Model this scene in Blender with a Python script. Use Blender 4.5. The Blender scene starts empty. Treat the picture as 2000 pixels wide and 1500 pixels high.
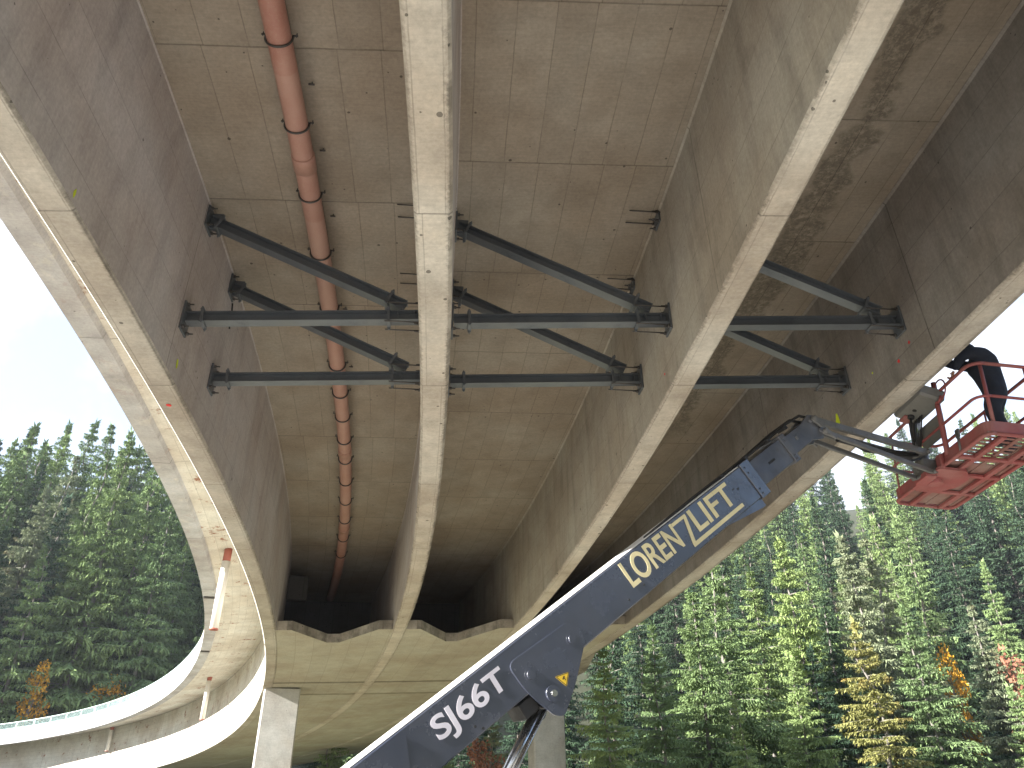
import bpy, bmesh, math, random
import numpy as np
from mathutils import Vector, Matrix
R = math.radians
scene = bpy.context.scene
COL = scene.collection
rnd = random.Random(7)

# ------------------------------------------------------------------ camera
F_PX, PITCH, ROLL = 1448.384, 0.518756, -0.0080055
cd = bpy.data.cameras.new('camera'); cam = bpy.data.objects.new('camera', cd); COL.objects.link(cam)
cd.sensor_width = 36.0; cd.lens = F_PX/2000*36; cd.clip_start = .05; cd.clip_end = 3000
rgt = Vector((1, 0, 0)); upv = Vector((0, -math.sin(PITCH), math.cos(PITCH))); fwd = Vector((0, math.cos(PITCH), math.sin(PITCH)))
ex = math.cos(ROLL)*rgt + math.sin(ROLL)*upv
ey = -math.sin(ROLL)*rgt + math.cos(ROLL)*upv
cam.matrix_world = Matrix(((ex.x, ey.x, -fwd.x, 0), (ex.y, ey.y, -fwd.y, 0), (ex.z, ey.z, -fwd.z, 0), (0, 0, 0, 1)))
scene.camera = cam

# ------------------------------------------------------------------ helpers
def tag(o, label=None, cat=None, group=None, kind=None):
    if label: o['label'] = label
    if cat: o['category'] = cat
    if group: o['group'] = group
    if kind: o['kind'] = kind
    return o
def empty(name, loc=(0, 0, 0)):
    o = bpy.data.objects.new(name, None); o.location = loc; o.empty_display_size = .2; COL.objects.link(o); return o
class MB:
    """collects polygons (with uv and material index) into one mesh"""
    def __init__(s): s.v = []; s.f = []; s.uv = []; s.m = []; s.sm = []
    def face(s, pts, uv=None, m=0, smooth=False):
        b = len(s.v); s.v += [tuple(p) for p in pts]; s.f.append(list(range(b, b+len(pts))))
        s.uv += uv if uv else [(p[0], p[1]) for p in pts]; s.m.append(m); s.sm.append(smooth)
    def box(s, M, sx, sy, sz, m=0, bev=0.0):
        """box of full sizes centred in frame M (4x4)"""
        x, y, z = sx/2, sy/2, sz/2
        if bev <= 0:
            c = [M @ Vector((a*x, b*y, d*z)) for a in (-1, 1) for b in (-1, 1) for d in (-1, 1)]
            for q in ((0, 1, 3, 2), (4, 6, 7, 5), (0, 4, 5, 1), (2, 3, 7, 6), (0, 2, 6, 4), (1, 5, 7, 3)):
                s.face([c[i] for i in q], m=m)
            return
        bm = bmesh.new(); bmesh.ops.create_cube(bm, size=1)
        for v in bm.verts: v.co = Vector((v.co.x*sx, v.co.y*sy, v.co.z*sz))
        bmesh.ops.bevel(bm, geom=list(bm.edges), offset=bev, segments=1, affect='EDGES')
        for f in bm.faces: s.face([M @ v.co for v in f.verts], m=m)
        bm.free()
    def tube(s, pts, r, n=8, m=0, cap=True, r2=None):
        pts = [Vector(p) for p in pts]; k = len(pts); rings = []; N = None
        for i, p in enumerate(pts):
            t = (pts[min(i+1, k-1)] - pts[max(i-1, 0)]).normalized()
            if N is None:
                a = Vector((0, 0, 1)) if abs(t.z) < .9 else Vector((1, 0, 0)); N = (a - t*a.dot(t)).normalized()
            else: N = (N - t*N.dot(t)).normalized()
            B = t.cross(N); rr = r if r2 is None else r + (r2-r)*i/(k-1)
            rings.append([p + (N*math.cos(2*math.pi*j/n) + B*math.sin(2*math.pi*j/n))*rr for j in range(n)])
        L = 0
        for i in range(k-1):
            d = (pts[i+1]-pts[i]).length
            for j in range(n):
                j2 = (j+1) % n
                s.face([rings[i][j], rings[i][j2], rings[i+1][j2], rings[i+1][j]],
                       [(j/n, L), ((j+1)/n, L), ((j+1)/n, L+d), (j/n, L+d)], m, True)
            L += d
        if cap:
            s.face(rings[0][::-1], m=m); s.face(rings[-1], m=m)
    def prism(s, poly, M, th, m=0):
        """poly in xy of frame M, from z=0 to z=th"""
        a = [M @ Vector((p[0], p[1], 0)) for p in poly]; b = [M @ Vector((p[0], p[1], th)) for p in poly]
        s.face(a[::-1], m=m); s.face(b, m=m)
        for i in range(len(poly)):
            j = (i+1) % len(poly); s.face([a[i], a[j], b[j], b[i]], m=m)
    def build(s, name, mats, parent=None, weld=True, recalc=True):
        me = bpy.data.meshes.new(name); me.from_pydata(s.v, [], s.f)
        uvl = me.uv_layers.new(name='UVMap'); uvl.data.foreach_set('uv', [c for p in s.uv for c in p])
        me.polygons.foreach_set('material_index', s.m); me.polygons.foreach_set('use_smooth', s.sm)
        for mt in (mats if isinstance(mats, (list, tuple)) else [mats]): me.materials.append(mt)
        if weld or recalc:
            bm = bmesh.new(); bm.from_mesh(me)
            if weld: bmesh.ops.remove_doubles(bm, verts=bm.verts, dist=1e-4)
            if recalc: bmesh.ops.recalc_face_normals(bm, faces=bm.faces)
            bm.to_mesh(me); bm.free()
        me.update()
        o = bpy.data.objects.new(name, me); COL.objects.link(o)
        if parent: o.parent = parent
        return o
def frame(o, x, y, z):
    """4x4 with given origin and axes"""
    return Matrix(((x[0], y[0], z[0], o[0]), (x[1], y[1], z[1], o[1]), (x[2], y[2], z[2], o[2]), (0, 0, 0, 1)))
def T(v): return Matrix.Translation(Vector(v))

# ------------------------------------------------------------------ node helpers
class NT:
    def __init__(s, mat): s.t = mat.node_tree; s.t.nodes.clear()
    def n(s, typ, **kw):
        nd = s.t.nodes.new(typ)
        for k, v in kw.items():
            if k.startswith('i_'):
                key = k[2:]; key = int(key) if key.isdigit() else key.replace('_', ' ')
                s.set(nd.inputs[key], v)
            else: setattr(nd, k, v)
        return nd
    def set(s, inp, v):
        if hasattr(v, 'is_output') or isinstance(v, bpy.types.NodeSocket): s.t.links.new(v, inp)
        elif isinstance(v, bpy.types.Node): s.t.links.new(v.outputs[0], inp)
        else:
            if hasattr(inp.default_value, '__len__') and not hasattr(v, '__len__'): v = [v]*len(inp.default_value)
            if hasattr(v, '__len__') and len(v) == 3 and len(inp.default_value) == 4: v = (*v, 1)
            inp.default_value = v
    def m(s, op, a, b=0.0, c=0.0, clamp=False):
        nd = s.n('ShaderNodeMath', operation=op, use_clamp=clamp)
        s.set(nd.inputs[0], a); s.set(nd.inputs[1], b); s.set(nd.inputs[2], c); return nd.outputs[0]
    def mix(s, fac, a, b, blend='MIX'):
        nd = s.n('ShaderNodeMix', data_type='RGBA', blend_type=blend)
        s.set(nd.inputs[0], fac); s.set(nd.inputs[6], a); s.set(nd.inputs[7], b); return nd.outputs[2]
    def noise(s, vec, scale, detail=4, rough=.55, out=0):
        nd = s.n('ShaderNodeTexNoise'); s.set(nd.inputs['Vector'], vec); s.set(nd.inputs['Scale'], scale)
        nd.inputs['Detail'].default_value = detail; nd.inputs['Roughness'].default_value = rough; return nd.outputs[out]
    def mr(s, v, a, b, c=0.0, d=1.0, smooth=False):
        nd = s.n('ShaderNodeMapRange', clamp=True, interpolation_type='SMOOTHSTEP' if smooth else 'LINEAR')
        for i, q in enumerate((v, a, b, c, d)): s.set(nd.inputs[i], q)
        return nd.outputs[0]
def newmat(name):
    m = bpy.data.materials.new(name); m.use_nodes = True; return m, NT(m)
def finish(N, col, rough=.8, metal=0.0, bump=None, bs=.3, bd=.01, spec=None):
    b = N.n('ShaderNodeBsdfPrincipled'); N.set(b.inputs['Base Color'], col); N.set(b.inputs['Roughness'], rough); N.set(b.inputs['Metallic'], metal)
    if spec is not None: b.inputs['Specular IOR Level'].default_value = spec
    if bump is not None:
        bp = N.n('ShaderNodeBump'); bp.inputs['Strength'].default_value = bs; bp.inputs['Distance'].default_value = bd
        N.set(bp.inputs['Height'], bump); N.t.links.new(bp.outputs[0], b.inputs['Normal'])
    o = N.n('ShaderNodeOutputMaterial'); N.t.links.new(b.outputs[0], o.inputs[0]); return b

def concrete(name, base, bu=.5, pu=0.0, jv=2.4, pv=0.0, line=.5, jline=.6, pores=1.0, panel=.10, tie=0.0, stain=None, bands=None, grime=.35, rust=0.0, scuff=0.0, runs=0.0, edge=None):
    m, N = newmat(name)
    uv = N.n('ShaderNodeUVMap', uv_map='UVMap').outputs[0]
    sep = N.n('ShaderNodeSeparateXYZ'); N.set(sep.inputs[0], uv); u, v = sep.outputs[0], sep.outputs[1]
    geo = N.n('ShaderNodeTexCoord').outputs['Object']
    n_big = N.noise(geo, .55, 3); n_mid = N.noise(geo, 2.6, 5, .62); n_fine = N.noise(geo, 22, 6, .7); n_tiny = N.noise(geo, 95, 3, .7)
    wob = N.m('MULTIPLY', N.m('SUBTRACT', n_mid, .5), .02)
    def lines(c, pitch, ph, w):
        p = N.m('DIVIDE', N.m('SUBTRACT', N.m('ADD', c, wob), ph), pitch)
        f = N.m('FRACT', p); d = N.m('MULTIPLY', N.m('MINIMUM', f, N.m('SUBTRACT', 1.0, f)), pitch)
        return N.mr(d, w*.3, w, 1.0, 0.0, True), N.m('FLOOR', p)
    # joints across
    lv, iv = lines(v, jv, pv, .014)
    # boards shift a little from pour to pour
    wn0 = N.n('ShaderNodeTexWhiteNoise', noise_dimensions='1D'); N.set(wn0.inputs['W'], iv)
    ush = N.m('ADD', u, N.m('MULTIPLY', N.m('SUBTRACT', wn0.outputs[0], .5), .07))
    lu, iu = lines(ush, bu, pu, .009)
    cmb = N.n('ShaderNodeCombineXYZ'); N.set(cmb.inputs[0], iu); N.set(cmb.inputs[1], iv)
    wn = N.n('ShaderNodeTexWhiteNoise', noise_dimensions='2D'); N.set(wn.inputs['Vector'], cmb.outputs[0])
    # fine transverse streaks of the plywood
    st = N.n('ShaderNodeCombineXYZ'); N.set(st.inputs[0], N.m('MULTIPLY', u, 3.0)); N.set(st.inputs[1], N.m('MULTIPLY', v, 38.0))
    n_st = N.noise(st.outputs[0], 1.0, 4, .6)
    tone = N.m('ADD', 1.0, N.m('MULTIPLY', N.m('SUBTRACT', wn.outputs[0], .5), panel))
    tone = N.m('MULTIPLY', tone, N.mr(n_big, .3, .7, 1-grime*.5, 1+grime*.35))
    tone = N.m('MULTIPLY', tone, N.mr(n_mid, .3, .72, 1-grime*.36, 1+grime*.28))
    tone = N.m('MULTIPLY', tone, N.mr(n_fine, .3, .7, .86, 1.12))
    tone = N.m('MULTIPLY', tone, N.mr(n_st, .3, .7, .93, 1.06))
    patch = N.mr(n_mid, .34, .56, .25, 1.0)
    tone = N.m('MULTIPLY', tone, N.m('SUBTRACT', 1.0, N.m('MULTIPLY', N.m('MULTIPLY', lu, patch), line)))
    tone = N.m('MULTIPLY', tone, N.m('SUBTRACT', 1.0, N.m('MULTIPLY', N.m('MULTIPLY', lv, N.mr(n_mid, .3, .5, .4, 1.0)), jline)))
    if runs:    # water runs down the face
        rc = N.n('ShaderNodeCombineXYZ'); N.set(rc.inputs[0], N.m('MULTIPLY', u, .45)); N.set(rc.inputs[1], N.m('MULTIPLY', v, 3.2))
        rn_ = N.noise(rc.outputs[0], 1.0, 5, .6)
        tone = N.m('MULTIPLY', tone, N.m('SUBTRACT', 1.0, N.mr(rn_, .50, .68, 0, runs)))
    if edge:    # dirty ragged arrises
        de = N.m('SUBTRACT', edge, N.m('ABSOLUTE', N.m('SUBTRACT', u, edge)))
        ek = N.m('MULTIPLY', N.mr(N.m('ADD', de, N.m('MULTIPLY', N.m('SUBTRACT', n_fine, .5), .09)), .0, .045, 1, 0), N.mr(n_mid, .36, .58, .05, .55))
        tone = N.m('MULTIPLY', tone, N.m('SUBTRACT', 1.0, ek))
    # pores and chips
    vo = N.n('ShaderNodeTexVoronoi'); N.set(vo.inputs['Vector'], geo); vo.inputs['Scale'].default_value = 7.0
    vc = N.n('ShaderNodeSeparateColor'); N.set(vc.inputs[0], vo.outputs['Color'])
    rad = N.m('MULTIPLY', N.m('POWER', vc.outputs[0], 5.0), .16*pores)
    por = N.m('MULTIPLY', N.m('LESS_THAN', N.m('ADD', vo.outputs['Distance'], N.m('MULTIPLY', N.m('SUBTRACT', n_fine, .5), .12)), rad), .62)
    tone = N.m('MULTIPLY', tone, N.m('SUBTRACT', 1.0, por))
    if tie:
        v2 = N.n('ShaderNodeTexVoronoi'); N.set(v2.inputs['Vector'], geo); v2.inputs['Scale'].default_value = 1.15; v2.inputs['Randomness'].default_value = .75
        t2 = N.mr(v2.outputs['Distance'], .022, .045, tie, 0.0)
        tone = N.m('MULTIPLY', tone, N.m('SUBTRACT', 1.0, t2))
    hue = N.mix(N.mr(n_big, .35, .65), (base[0]*1.03, base[1]*.985, base[2]*.95), (base[0]*.98, base[1]*1.01, base[2]*1.04))
    dirt = N.mr(N.noise(geo, 1.3, 6, .7), .52, .75, 0, grime*.8)
    col = N.mix(dirt, hue, (base[0]*.62, base[1]*.58, base[2]*.52))
    if scuff:   # pale grey scuffs
        col = N.mix(N.mr(N.noise(geo, 3.4, 6, .75), .55, .72, 0, scuff), col, (.55, .52, .47))
    if stain:   # wet honeycombed band (u centre, half width, v from, v to)
        uc, hw, va, vb = stain
        du = N.m('ABSOLUTE', N.m('SUBTRACT', u, N.m('ADD', uc, N.m('MULTIPLY', N.m('SUBTRACT', N.noise(geo, .9, 4, .6), .5), 1.1))))
        cell = N.mr(N.noise(geo, 9, 7, .8), .38, .52)
        reach = N.m('ADD', hw, N.m('MULTIPLY', N.m('SUBTRACT', N.noise(geo, 1.1, 2), .5), .9))
        k = N.m('MULTIPLY', N.mr(N.m('SUBTRACT', reach, du), -.05, .12, 0, 1, True), N.m('MULTIPLY', N.mr(v, va, va+.5), N.mr(v, vb-1.5, vb, 1, 0)))
        k = N.m('MULTIPLY', k, N.mr(N.noise(geo, 14, 5, .75), .34, .5, .45, 1))
        k = N.m('MULTIPLY', k, cell)
        k = N.m('MULTIPLY', k, N.m('SUBTRACT', 1.0, N.m('MULTIPLY', lv, .9)))
        col = N.mix(N.m('MULTIPLY', k, .72), col, (.085, .072, .055))
    if bands:   # dirty strips across at given v
        for (vb, w) in bands:
            k = N.m('MULTIPLY', N.mr(N.m('ABSOLUTE', N.m('SUBTRACT', N.m('ADD', v, N.m('MULTIPLY', N.m('SUBTRACT', n_mid, .5), .25)), vb)), w*.5, w, 1, 0), N.mr(n_mid, .3, .5, .35, .75))
            col = N.mix(k, col, (base[0]*.42, base[1]*.39, base[2]*.33))
    if rust:
        rn = N.noise(geo, 1.9, 6, .75); k = N.mr(rn, .585, .66, 0, rust)
        col = N.mix(k, col, (.24, .085, .035))
    mul = N.n('ShaderNodeCombineColor'); [N.set(mul.inputs[i], tone) for i in range(3)]
    col = N.mix(1.0, col, mul.outputs[0], 'MULTIPLY')
    h = N.m('SUBTRACT', N.m('ADD', N.m('MULTIPLY', n_fine, .5), N.m('MULTIPLY', n_tiny, .3)), N.m('ADD', N.m('MULTIPLY', lu, .6), N.m('ADD', lv, N.m('MULTIPLY', por, 2.0))))
    finish(N, col, .86, bump=h, bs=.45, bd=.006, spec=.25)
    return m

CB = (.318, .275, .226)
M_sofA = concrete('soffit_concrete_west', CB, bu=.5, pu=-2.7, jv=2.4, pv=5.55, line=.32, jline=.42, grime=.34, pores=1.0)
M_sofB = concrete('soffit_concrete_mid', CB, bu=.45, pu=.38, jv=2.25, pv=4.9, line=.34, jline=.4, grime=.38, pores=1.0)
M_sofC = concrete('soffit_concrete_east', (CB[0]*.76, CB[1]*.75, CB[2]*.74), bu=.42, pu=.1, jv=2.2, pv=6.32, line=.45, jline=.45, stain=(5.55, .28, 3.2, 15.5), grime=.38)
M_web = concrete('web_concrete', (.44, .405, .395), bu=.62, pu=.12, jv=4.6, pv=3.4, line=.3, jline=.4, panel=.07, tie=.7, grime=.30, pores=.8, runs=.16)
M_webC = concrete('web_concrete_inner', (.385, .352, .302), bu=.62, pu=.12, jv=4.6, pv=1.9, line=.3, jline=.4, panel=.07, tie=.7, grime=.34, pores=.8, runs=.2)
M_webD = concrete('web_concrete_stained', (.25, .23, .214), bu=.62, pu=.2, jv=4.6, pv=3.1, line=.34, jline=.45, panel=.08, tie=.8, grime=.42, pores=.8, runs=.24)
M_bot = concrete('web_underside_concrete', (.44, .40, .345), bu=.25, pu=.06, jv=3.1, pv=2.2, line=.28, jline=.4, panel=.05, grime=.55, pores=1.2, scuff=.35, edge=.172)
M_botL = concrete('web_underside_pale', (.50, .452, .385), bu=.25, pu=.06, jv=3.1, pv=2.2, line=.28, jline=.4, panel=.05, grime=.55, pores=1.3, scuff=.35, edge=.172)
M_slab = concrete('box_slab_concrete', (.39, .36, .295), bu=.5, pu=.05, jv=40, pv=-7, line=.3, jline=.3, panel=.06, bands=((28.35, .16), (30.6, .2)), grime=.35, pores=.3)
M_cant = concrete('cantilever_concrete', (.60, .575, .52), bu=.25, pu=.02, jv=5.0, pv=1.2, line=.3, jline=.6, panel=.07, grime=.42, rust=.9, scuff=.35)
M_edge = concrete('edge_beam_concrete', (.43, .43, .445), bu=3, pu=1.1, jv=5.0, pv=1.0, line=.2, jline=.7, panel=.05, grime=.6, rust=.2, scuff=.75)
M_darkc = concrete('painted_shade_concrete', (.075, .07, .065), grime=.4)  # near-black base colour stands in for the unlit box interior
M_para = concrete('parapet_concrete', (.60, .575, .53), bu=3, pu=1.1, jv=5.0, pv=1.0, line=.1, jline=.3, panel=.04, grime=.3, pores=.4)
M_pier = concrete('pier_concrete', (.42, .41, .39), bu=.9, pu=.05, jv=30, pv=-7, line=.1, jline=.1, panel=.03, grime=.5, pores=.8)

def paint(name, col, rough=.5, metal=0.0, wear=.2, wearcol=(.12, .1, .09), sc=6.0, dust=0.0, spec=.5):
    m, N = newmat(name); g = N.n('ShaderNodeTexCoord').outputs['Object']
    a = N.noise(g, sc, 6, .65); b = N.noise(g, sc*6, 4, .7); c = N.noise(g, sc*.3, 3, .5)
    cc = N.mix(N.mr(c, .3, .7, 0, 1), (col[0]*.86, col[1]*.86, col[2]*.86), (min(1, col[0]*1.12), min(1, col[1]*1.12), min(1, col[2]*1.12)))
    cc = N.mix(N.mr(N.m('ADD', N.m('MULTIPLY', a, .7), N.m('MULTIPLY', b, .3)), .55, .7, 0, wear), cc, wearcol)
    if dust: cc = N.mix(N.mr(N.noise(g, 1.7, 5, .6), .4, .7, 0, dust), cc, (.34, .32, .29))
    finish(N, cc, N.mr(a, .3, .7, max(.05, rough-.12), min(1, rough+.15)), metal, bump=b, bs=.12, bd=.003, spec=spec)
    return m
M_steel = paint('galvanised_steel', (.125, .142, .165), .40, .5, .55, (.055, .062, .075), 3.0, .12)
M_bolt = paint('dark_bolt_steel', (.085, .08, .078), .5, .5, .4, (.11, .06, .04), 20.0)
M_pipe = None
def pipe_mat():
    m, N = newmat('red_brown_pipe'); uv = N.n('ShaderNodeUVMap', uv_map='UVMap').outputs[0]
    g = N.n('ShaderNodeTexCoord').outputs['Object']
    s = N.n('ShaderNodeSeparateXYZ'); N.set(s.inputs[0], uv)
    wn = N.n('ShaderNodeTexWhiteNoise', noise_dimensions='1D'); N.set(wn.inputs['W'], N.m('FLOOR', N.m('DIVIDE', s.outputs[1], 2.3)))
    a = N.noise(g, 2.2, 5, .6); b = N.noise(g, 30, 4, .7)
    c = N.mix(N.m('MULTIPLY', N.mr(a, .3, .7), .8), (.35, .155, .12), (.43, .245, .195))
    c = N.mix(N.m('MULTIPLY', wn.outputs[0], .5), c, (.47, .325, .265))
    c = N.mix(N.mr(b, .5, .75, 0, .35), c, (.45, .32, .25))
    finish(N, c, .55, bump=b, bs=.1, bd=.003); return m
M_pipe = pipe_mat()
M_boom = paint('blue_grey_boom_paint', (.044, .052, .080), .22, .0, .10, (.05, .05, .055), 3.0, .05, spec=1.0)
M_boom2 = paint('grey_boom_steel', (.075, .082, .105), .42, .25, .5, (.06, .06, .062), 7.0, .2)
M_jib = paint('grey_jib_steel', (.12, .12, .122), .5, .2, .5, (.05, .045, .04), 8.0, .2)
M_black = paint('black_rubber', (.018, .018, .02), .6, 0, .3, (.05, .05, .05), 9.0)
M_chrome = paint('bright_rod_steel', (.5, .5, .5), .22, .95, .2, (.2, .2, .2), 9.0)
M_red = paint('red_platform_paint', (.29, .065, .065), .55, 0, .45, (.25, .12, .105), 7.0, .25)
M_pink = paint('dusty_red_floor', (.22, .085, .07), .6, 0, .6, (.20, .16, .13), 9.0, .45)
M_panel = paint('grey_control_panel', (.16, .16, .155), .5, 0, .3, (.07, .065, .06), 9.0, .15)
M_letter_y = paint('cream_lettering', (.74, .66, .40), .5, 0, .15, (.4, .38, .3), 14.0)
M_letter_w = paint('pale_lilac_lettering', (.66, .64, .72), .5, 0, .1, (.4, .4, .45), 14.0)
M_topw = paint('painted_sunlight_white', (.66, .66, .66), .5, 0, .15, (.4, .4, .4), 9.0)  # white that stands in for sunlight on the boom's top face
M_yel = paint('yellow_sticker', (.75, .50, .03), .5, 0, .1)
M_cloth = paint('dark_navy_cloth', (.016, .02, .035), .9, 0, .4, (.03, .035, .05), 12.0)
M_skin = paint('skin', (.42, .22, .15), .55, 0, .1, (.4, .2, .15), 12.0)
M_hair = paint('dark_hair', (.03, .022, .016), .6, 0, .2)
M_white = paint('weathered_white_pipe', (.72, .70, .66), .5, 0, .2, (.5, .45, .4), 5.0)
M_redrust = paint('faded_red_pipe_end', (.34, .10, .07), .6, 0, .4, (.3, .12, .07), 5.0)
M_rail = paint('pale_teal_railing', (.55, .70, .70), .5, .1, .2, (.4, .45, .45), 5.0)
M_mk_r = paint('red_paint_mark', (.65, .03, .03), .7, 0, .1); M_mk_y = paint('yellow_green_paint_mark', (.55, .65, .02), .7, 0, .1)

# ------------------------------------------------------------------ bridge alignment
K0, K1, K2, K3, K4, K5 = -0.007093889952843056, -0.00032449257078802975, 9.280509056866531e-06, -1.4210460378654125e-07, -1.4707992220324377e-10, 0.0001672642575383789
DS = .25
SS = np.arange(-40, 106, DS)
kk = K0+K1*SS+K2*SS**2+K3*SS**3+K4*SS**4+K5*np.exp(-(SS/5)**2)
kk = np.where(SS < -8, -.004, kk); kk = np.where(SS > 82, 0, kk)
i0 = int(np.argmin(abs(SS)))
TH = np.cumsum(kk)*DS; TH = TH-TH[i0]-0.03350075898336437
XX = np.cumsum(np.sin(TH))*DS; YY = np.cumsum(np.cos(TH))*DS
XX = XX-XX[i0]-0.46146108277417364; YY = YY-YY[i0]
ZZ = 7.803372970132386-0.03756457538580754*SS-0.00011062165696533344*SS**2
HH = 2.7512157516269222-0.00830554*SS+0.00046005124*SS**2-4.0840010907e-06*SS**3
HH = np.where(SS < -2, 2.77, HH)
CF = 0.04781390879544169
def at(s, off, dz=0.0):
    th = float(np.interp(s, SS, TH)); x = float(np.interp(s, SS, XX)); y = float(np.interp(s, SS, YY)); z = float(np.interp(s, SS, ZZ))
    return Vector((x+off*math.cos(th), y-off*math.sin(th), z+CF*off+dz))
def hh(s): return float(np.interp(s, SS, HH))
def axes(s):
    th = float(np.interp(s, SS, TH)); t = Vector((math.sin(th), math.cos(th), 0)); r = Vector((math.cos(th), -math.sin(th), 0)); return t, r
O = {'Bl': -0.1683, 'Br': 0.20086, 'Ar': -3.21325, 'Al': -3.56498, 'Cl': 3.19681, 'Cr': 3.53973, 'Dl': 6.58679, 'Dr': 6.99418}
dH = {'A': -.0028, 'B': 0.0, 'C': -.0109, 'D': -.0928}
OE = O['Al']-2.30757
EZ = .30654
def srange(a, b, st):
    n = max(1, int(round((b-a)/st))); return [a+(b-a)*i/n for i in range(n+1)]
def sweep(mb, prof, ss, m=None, caps=True, uoff=None):
    """prof(s) -> list of (off, dz); closed polygon swept along the alignment. m: material index per edge"""
    P = [[at(s, o, z) for (o, z) in prof(s)] for s in ss]
    n = len(P[0])
    for i in range(len(ss)-1):
        pa, pb = prof(ss[i]), prof(ss[i+1])
        for j in range(n):
            k = (j+1) % n
            vert = abs(pa[j][0]-pa[k][0]) < abs(pa[j][1]-pa[k][1])
            u1, u2 = (pa[j][1], pa[k][1]) if vert else (pa[j][0], pa[k][0])
            if not vert and uoff is not None: u1 -= uoff; u2 -= uoff
            mb.face([P[i][j], P[i][k], P[i+1][k], P[i+1][j]], [(u1, ss[i]), (u2, ss[i]), (u2, ss[i+1]), (u1, ss[i+1])], m[j] if m else 0)
    if caps:
        mb.face([p for p in P[0]], [(o, z) for o, z in prof(ss[0])]); mb.face([p for p in P[-1]][::-1], [(o, z) for o, z in prof(ss[-1])][::-1])

S0, S1 = -24, 100
SL = srange(S0, 0, 2)[:-1]+srange(0, 12, .75)[:-1]+srange(12, S1, 1.0)
bridge = tag(empty('highway_bridge', at(8, 0, -3)), 'curved concrete highway bridge seen from below with four girder webs and slab deck', 'bridge')
def keep(o, parent):
    """parent without moving (mesh is in world coordinates)"""
    o.parent = parent; o.matrix_parent_inverse = Matrix.Translation(-parent.location); return o
# deck slab with the two cantilevers
mb = MB()
dk = [(OE, -EZ), (OE+.38, -EZ-.01), (OE+.41, -.20), (O['Al']+.1, 0), (O['Bl']+.1, 0), (O['Cl']+.1, 0), (O['Dl']+.1, 0), (O['Dr'], 0), (O['Dr']+1.7, -.2), (O['Dr']+1.74, -EZ), (O['Dr']+2.3, -EZ), (O['Dr']+2.3, .26), (OE, .26)]
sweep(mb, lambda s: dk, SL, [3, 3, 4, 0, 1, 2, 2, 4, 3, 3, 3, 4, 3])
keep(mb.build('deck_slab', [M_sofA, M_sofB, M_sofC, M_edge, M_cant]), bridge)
# girder webs
def web_prof(a, b, k, fl, fr):
    def f(s):
        h = -(hh(s)+dH[k]); c = .03
        return [(a-fl, .02), (a-fl, -.012), (a, -.012-fl), (a, h+c), (a+c, h), (b-c, h), (b, h+c), (b, -.012-fr), (b+fr, -.012), (b+fr, .02)]
    return f
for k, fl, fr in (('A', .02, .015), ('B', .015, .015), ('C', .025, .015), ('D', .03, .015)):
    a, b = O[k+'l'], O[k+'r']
    mb = MB(); sweep(mb, web_prof(a, b, k, fl, fr), SL, [0, 0, 2 if k == 'A' else 0, 3 if k == 'A' else 1, 1, 1, 0, 0, 0, 0], uoff=a)  # web A's outer face and chamfer coloured paler so they look sunlit
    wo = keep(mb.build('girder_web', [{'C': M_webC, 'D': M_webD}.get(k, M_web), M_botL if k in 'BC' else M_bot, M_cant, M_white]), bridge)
    # sprayed survey marks on this web
    marks = {'A': [(5.2, b+.004, -2.6, M_mk_y, .025, .07), (8.3, b+.004, -2.45, M_mk_y, .035, .09)],
             'D': [(10.1, a-.004, -2.28, M_mk_y, .07, .17), (8.4, a-.004, -2.3, M_mk_r, .035, .035), (8.1, a-.004, -2.2, M_mk_r, .025, .03), (9.0, a-.004, -2.1, M_mk_y, .02, .02)],
             'C': [(8.6, a-.004, -2.4, M_mk_r, .025, .025)], 'B': []}[k]
    for (s, o, dz, mt, w, h) in marks:
        mk = MB(); t, r = axes(s); p = at(s, o, dz); pts = []
        for j in range(9):
            q = 2*math.pi*j/9; rr = .55+.45*rnd.random(); pts.append((math.cos(q)*w*rr, math.sin(q)*h*rr))
        mk.prism(pts, frame(p-r*.001, t, Vector((0, 0, 1)), r), .003); keep(mk.build('paint_mark', mt), bridge)
mk = MB(); p = at(8.9, O['Al']+.15, -hh(8.9)-.004); t, r = axes(8.9)
mk.prism([(math.cos(q*.8)*.035, math.sin(q*.8)*.035) for q in range(8)], frame(p, t, r, Vector((0, 0, -1))), .003); keep(mk.build('paint_mark', M_mk_r), bridge)
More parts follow.
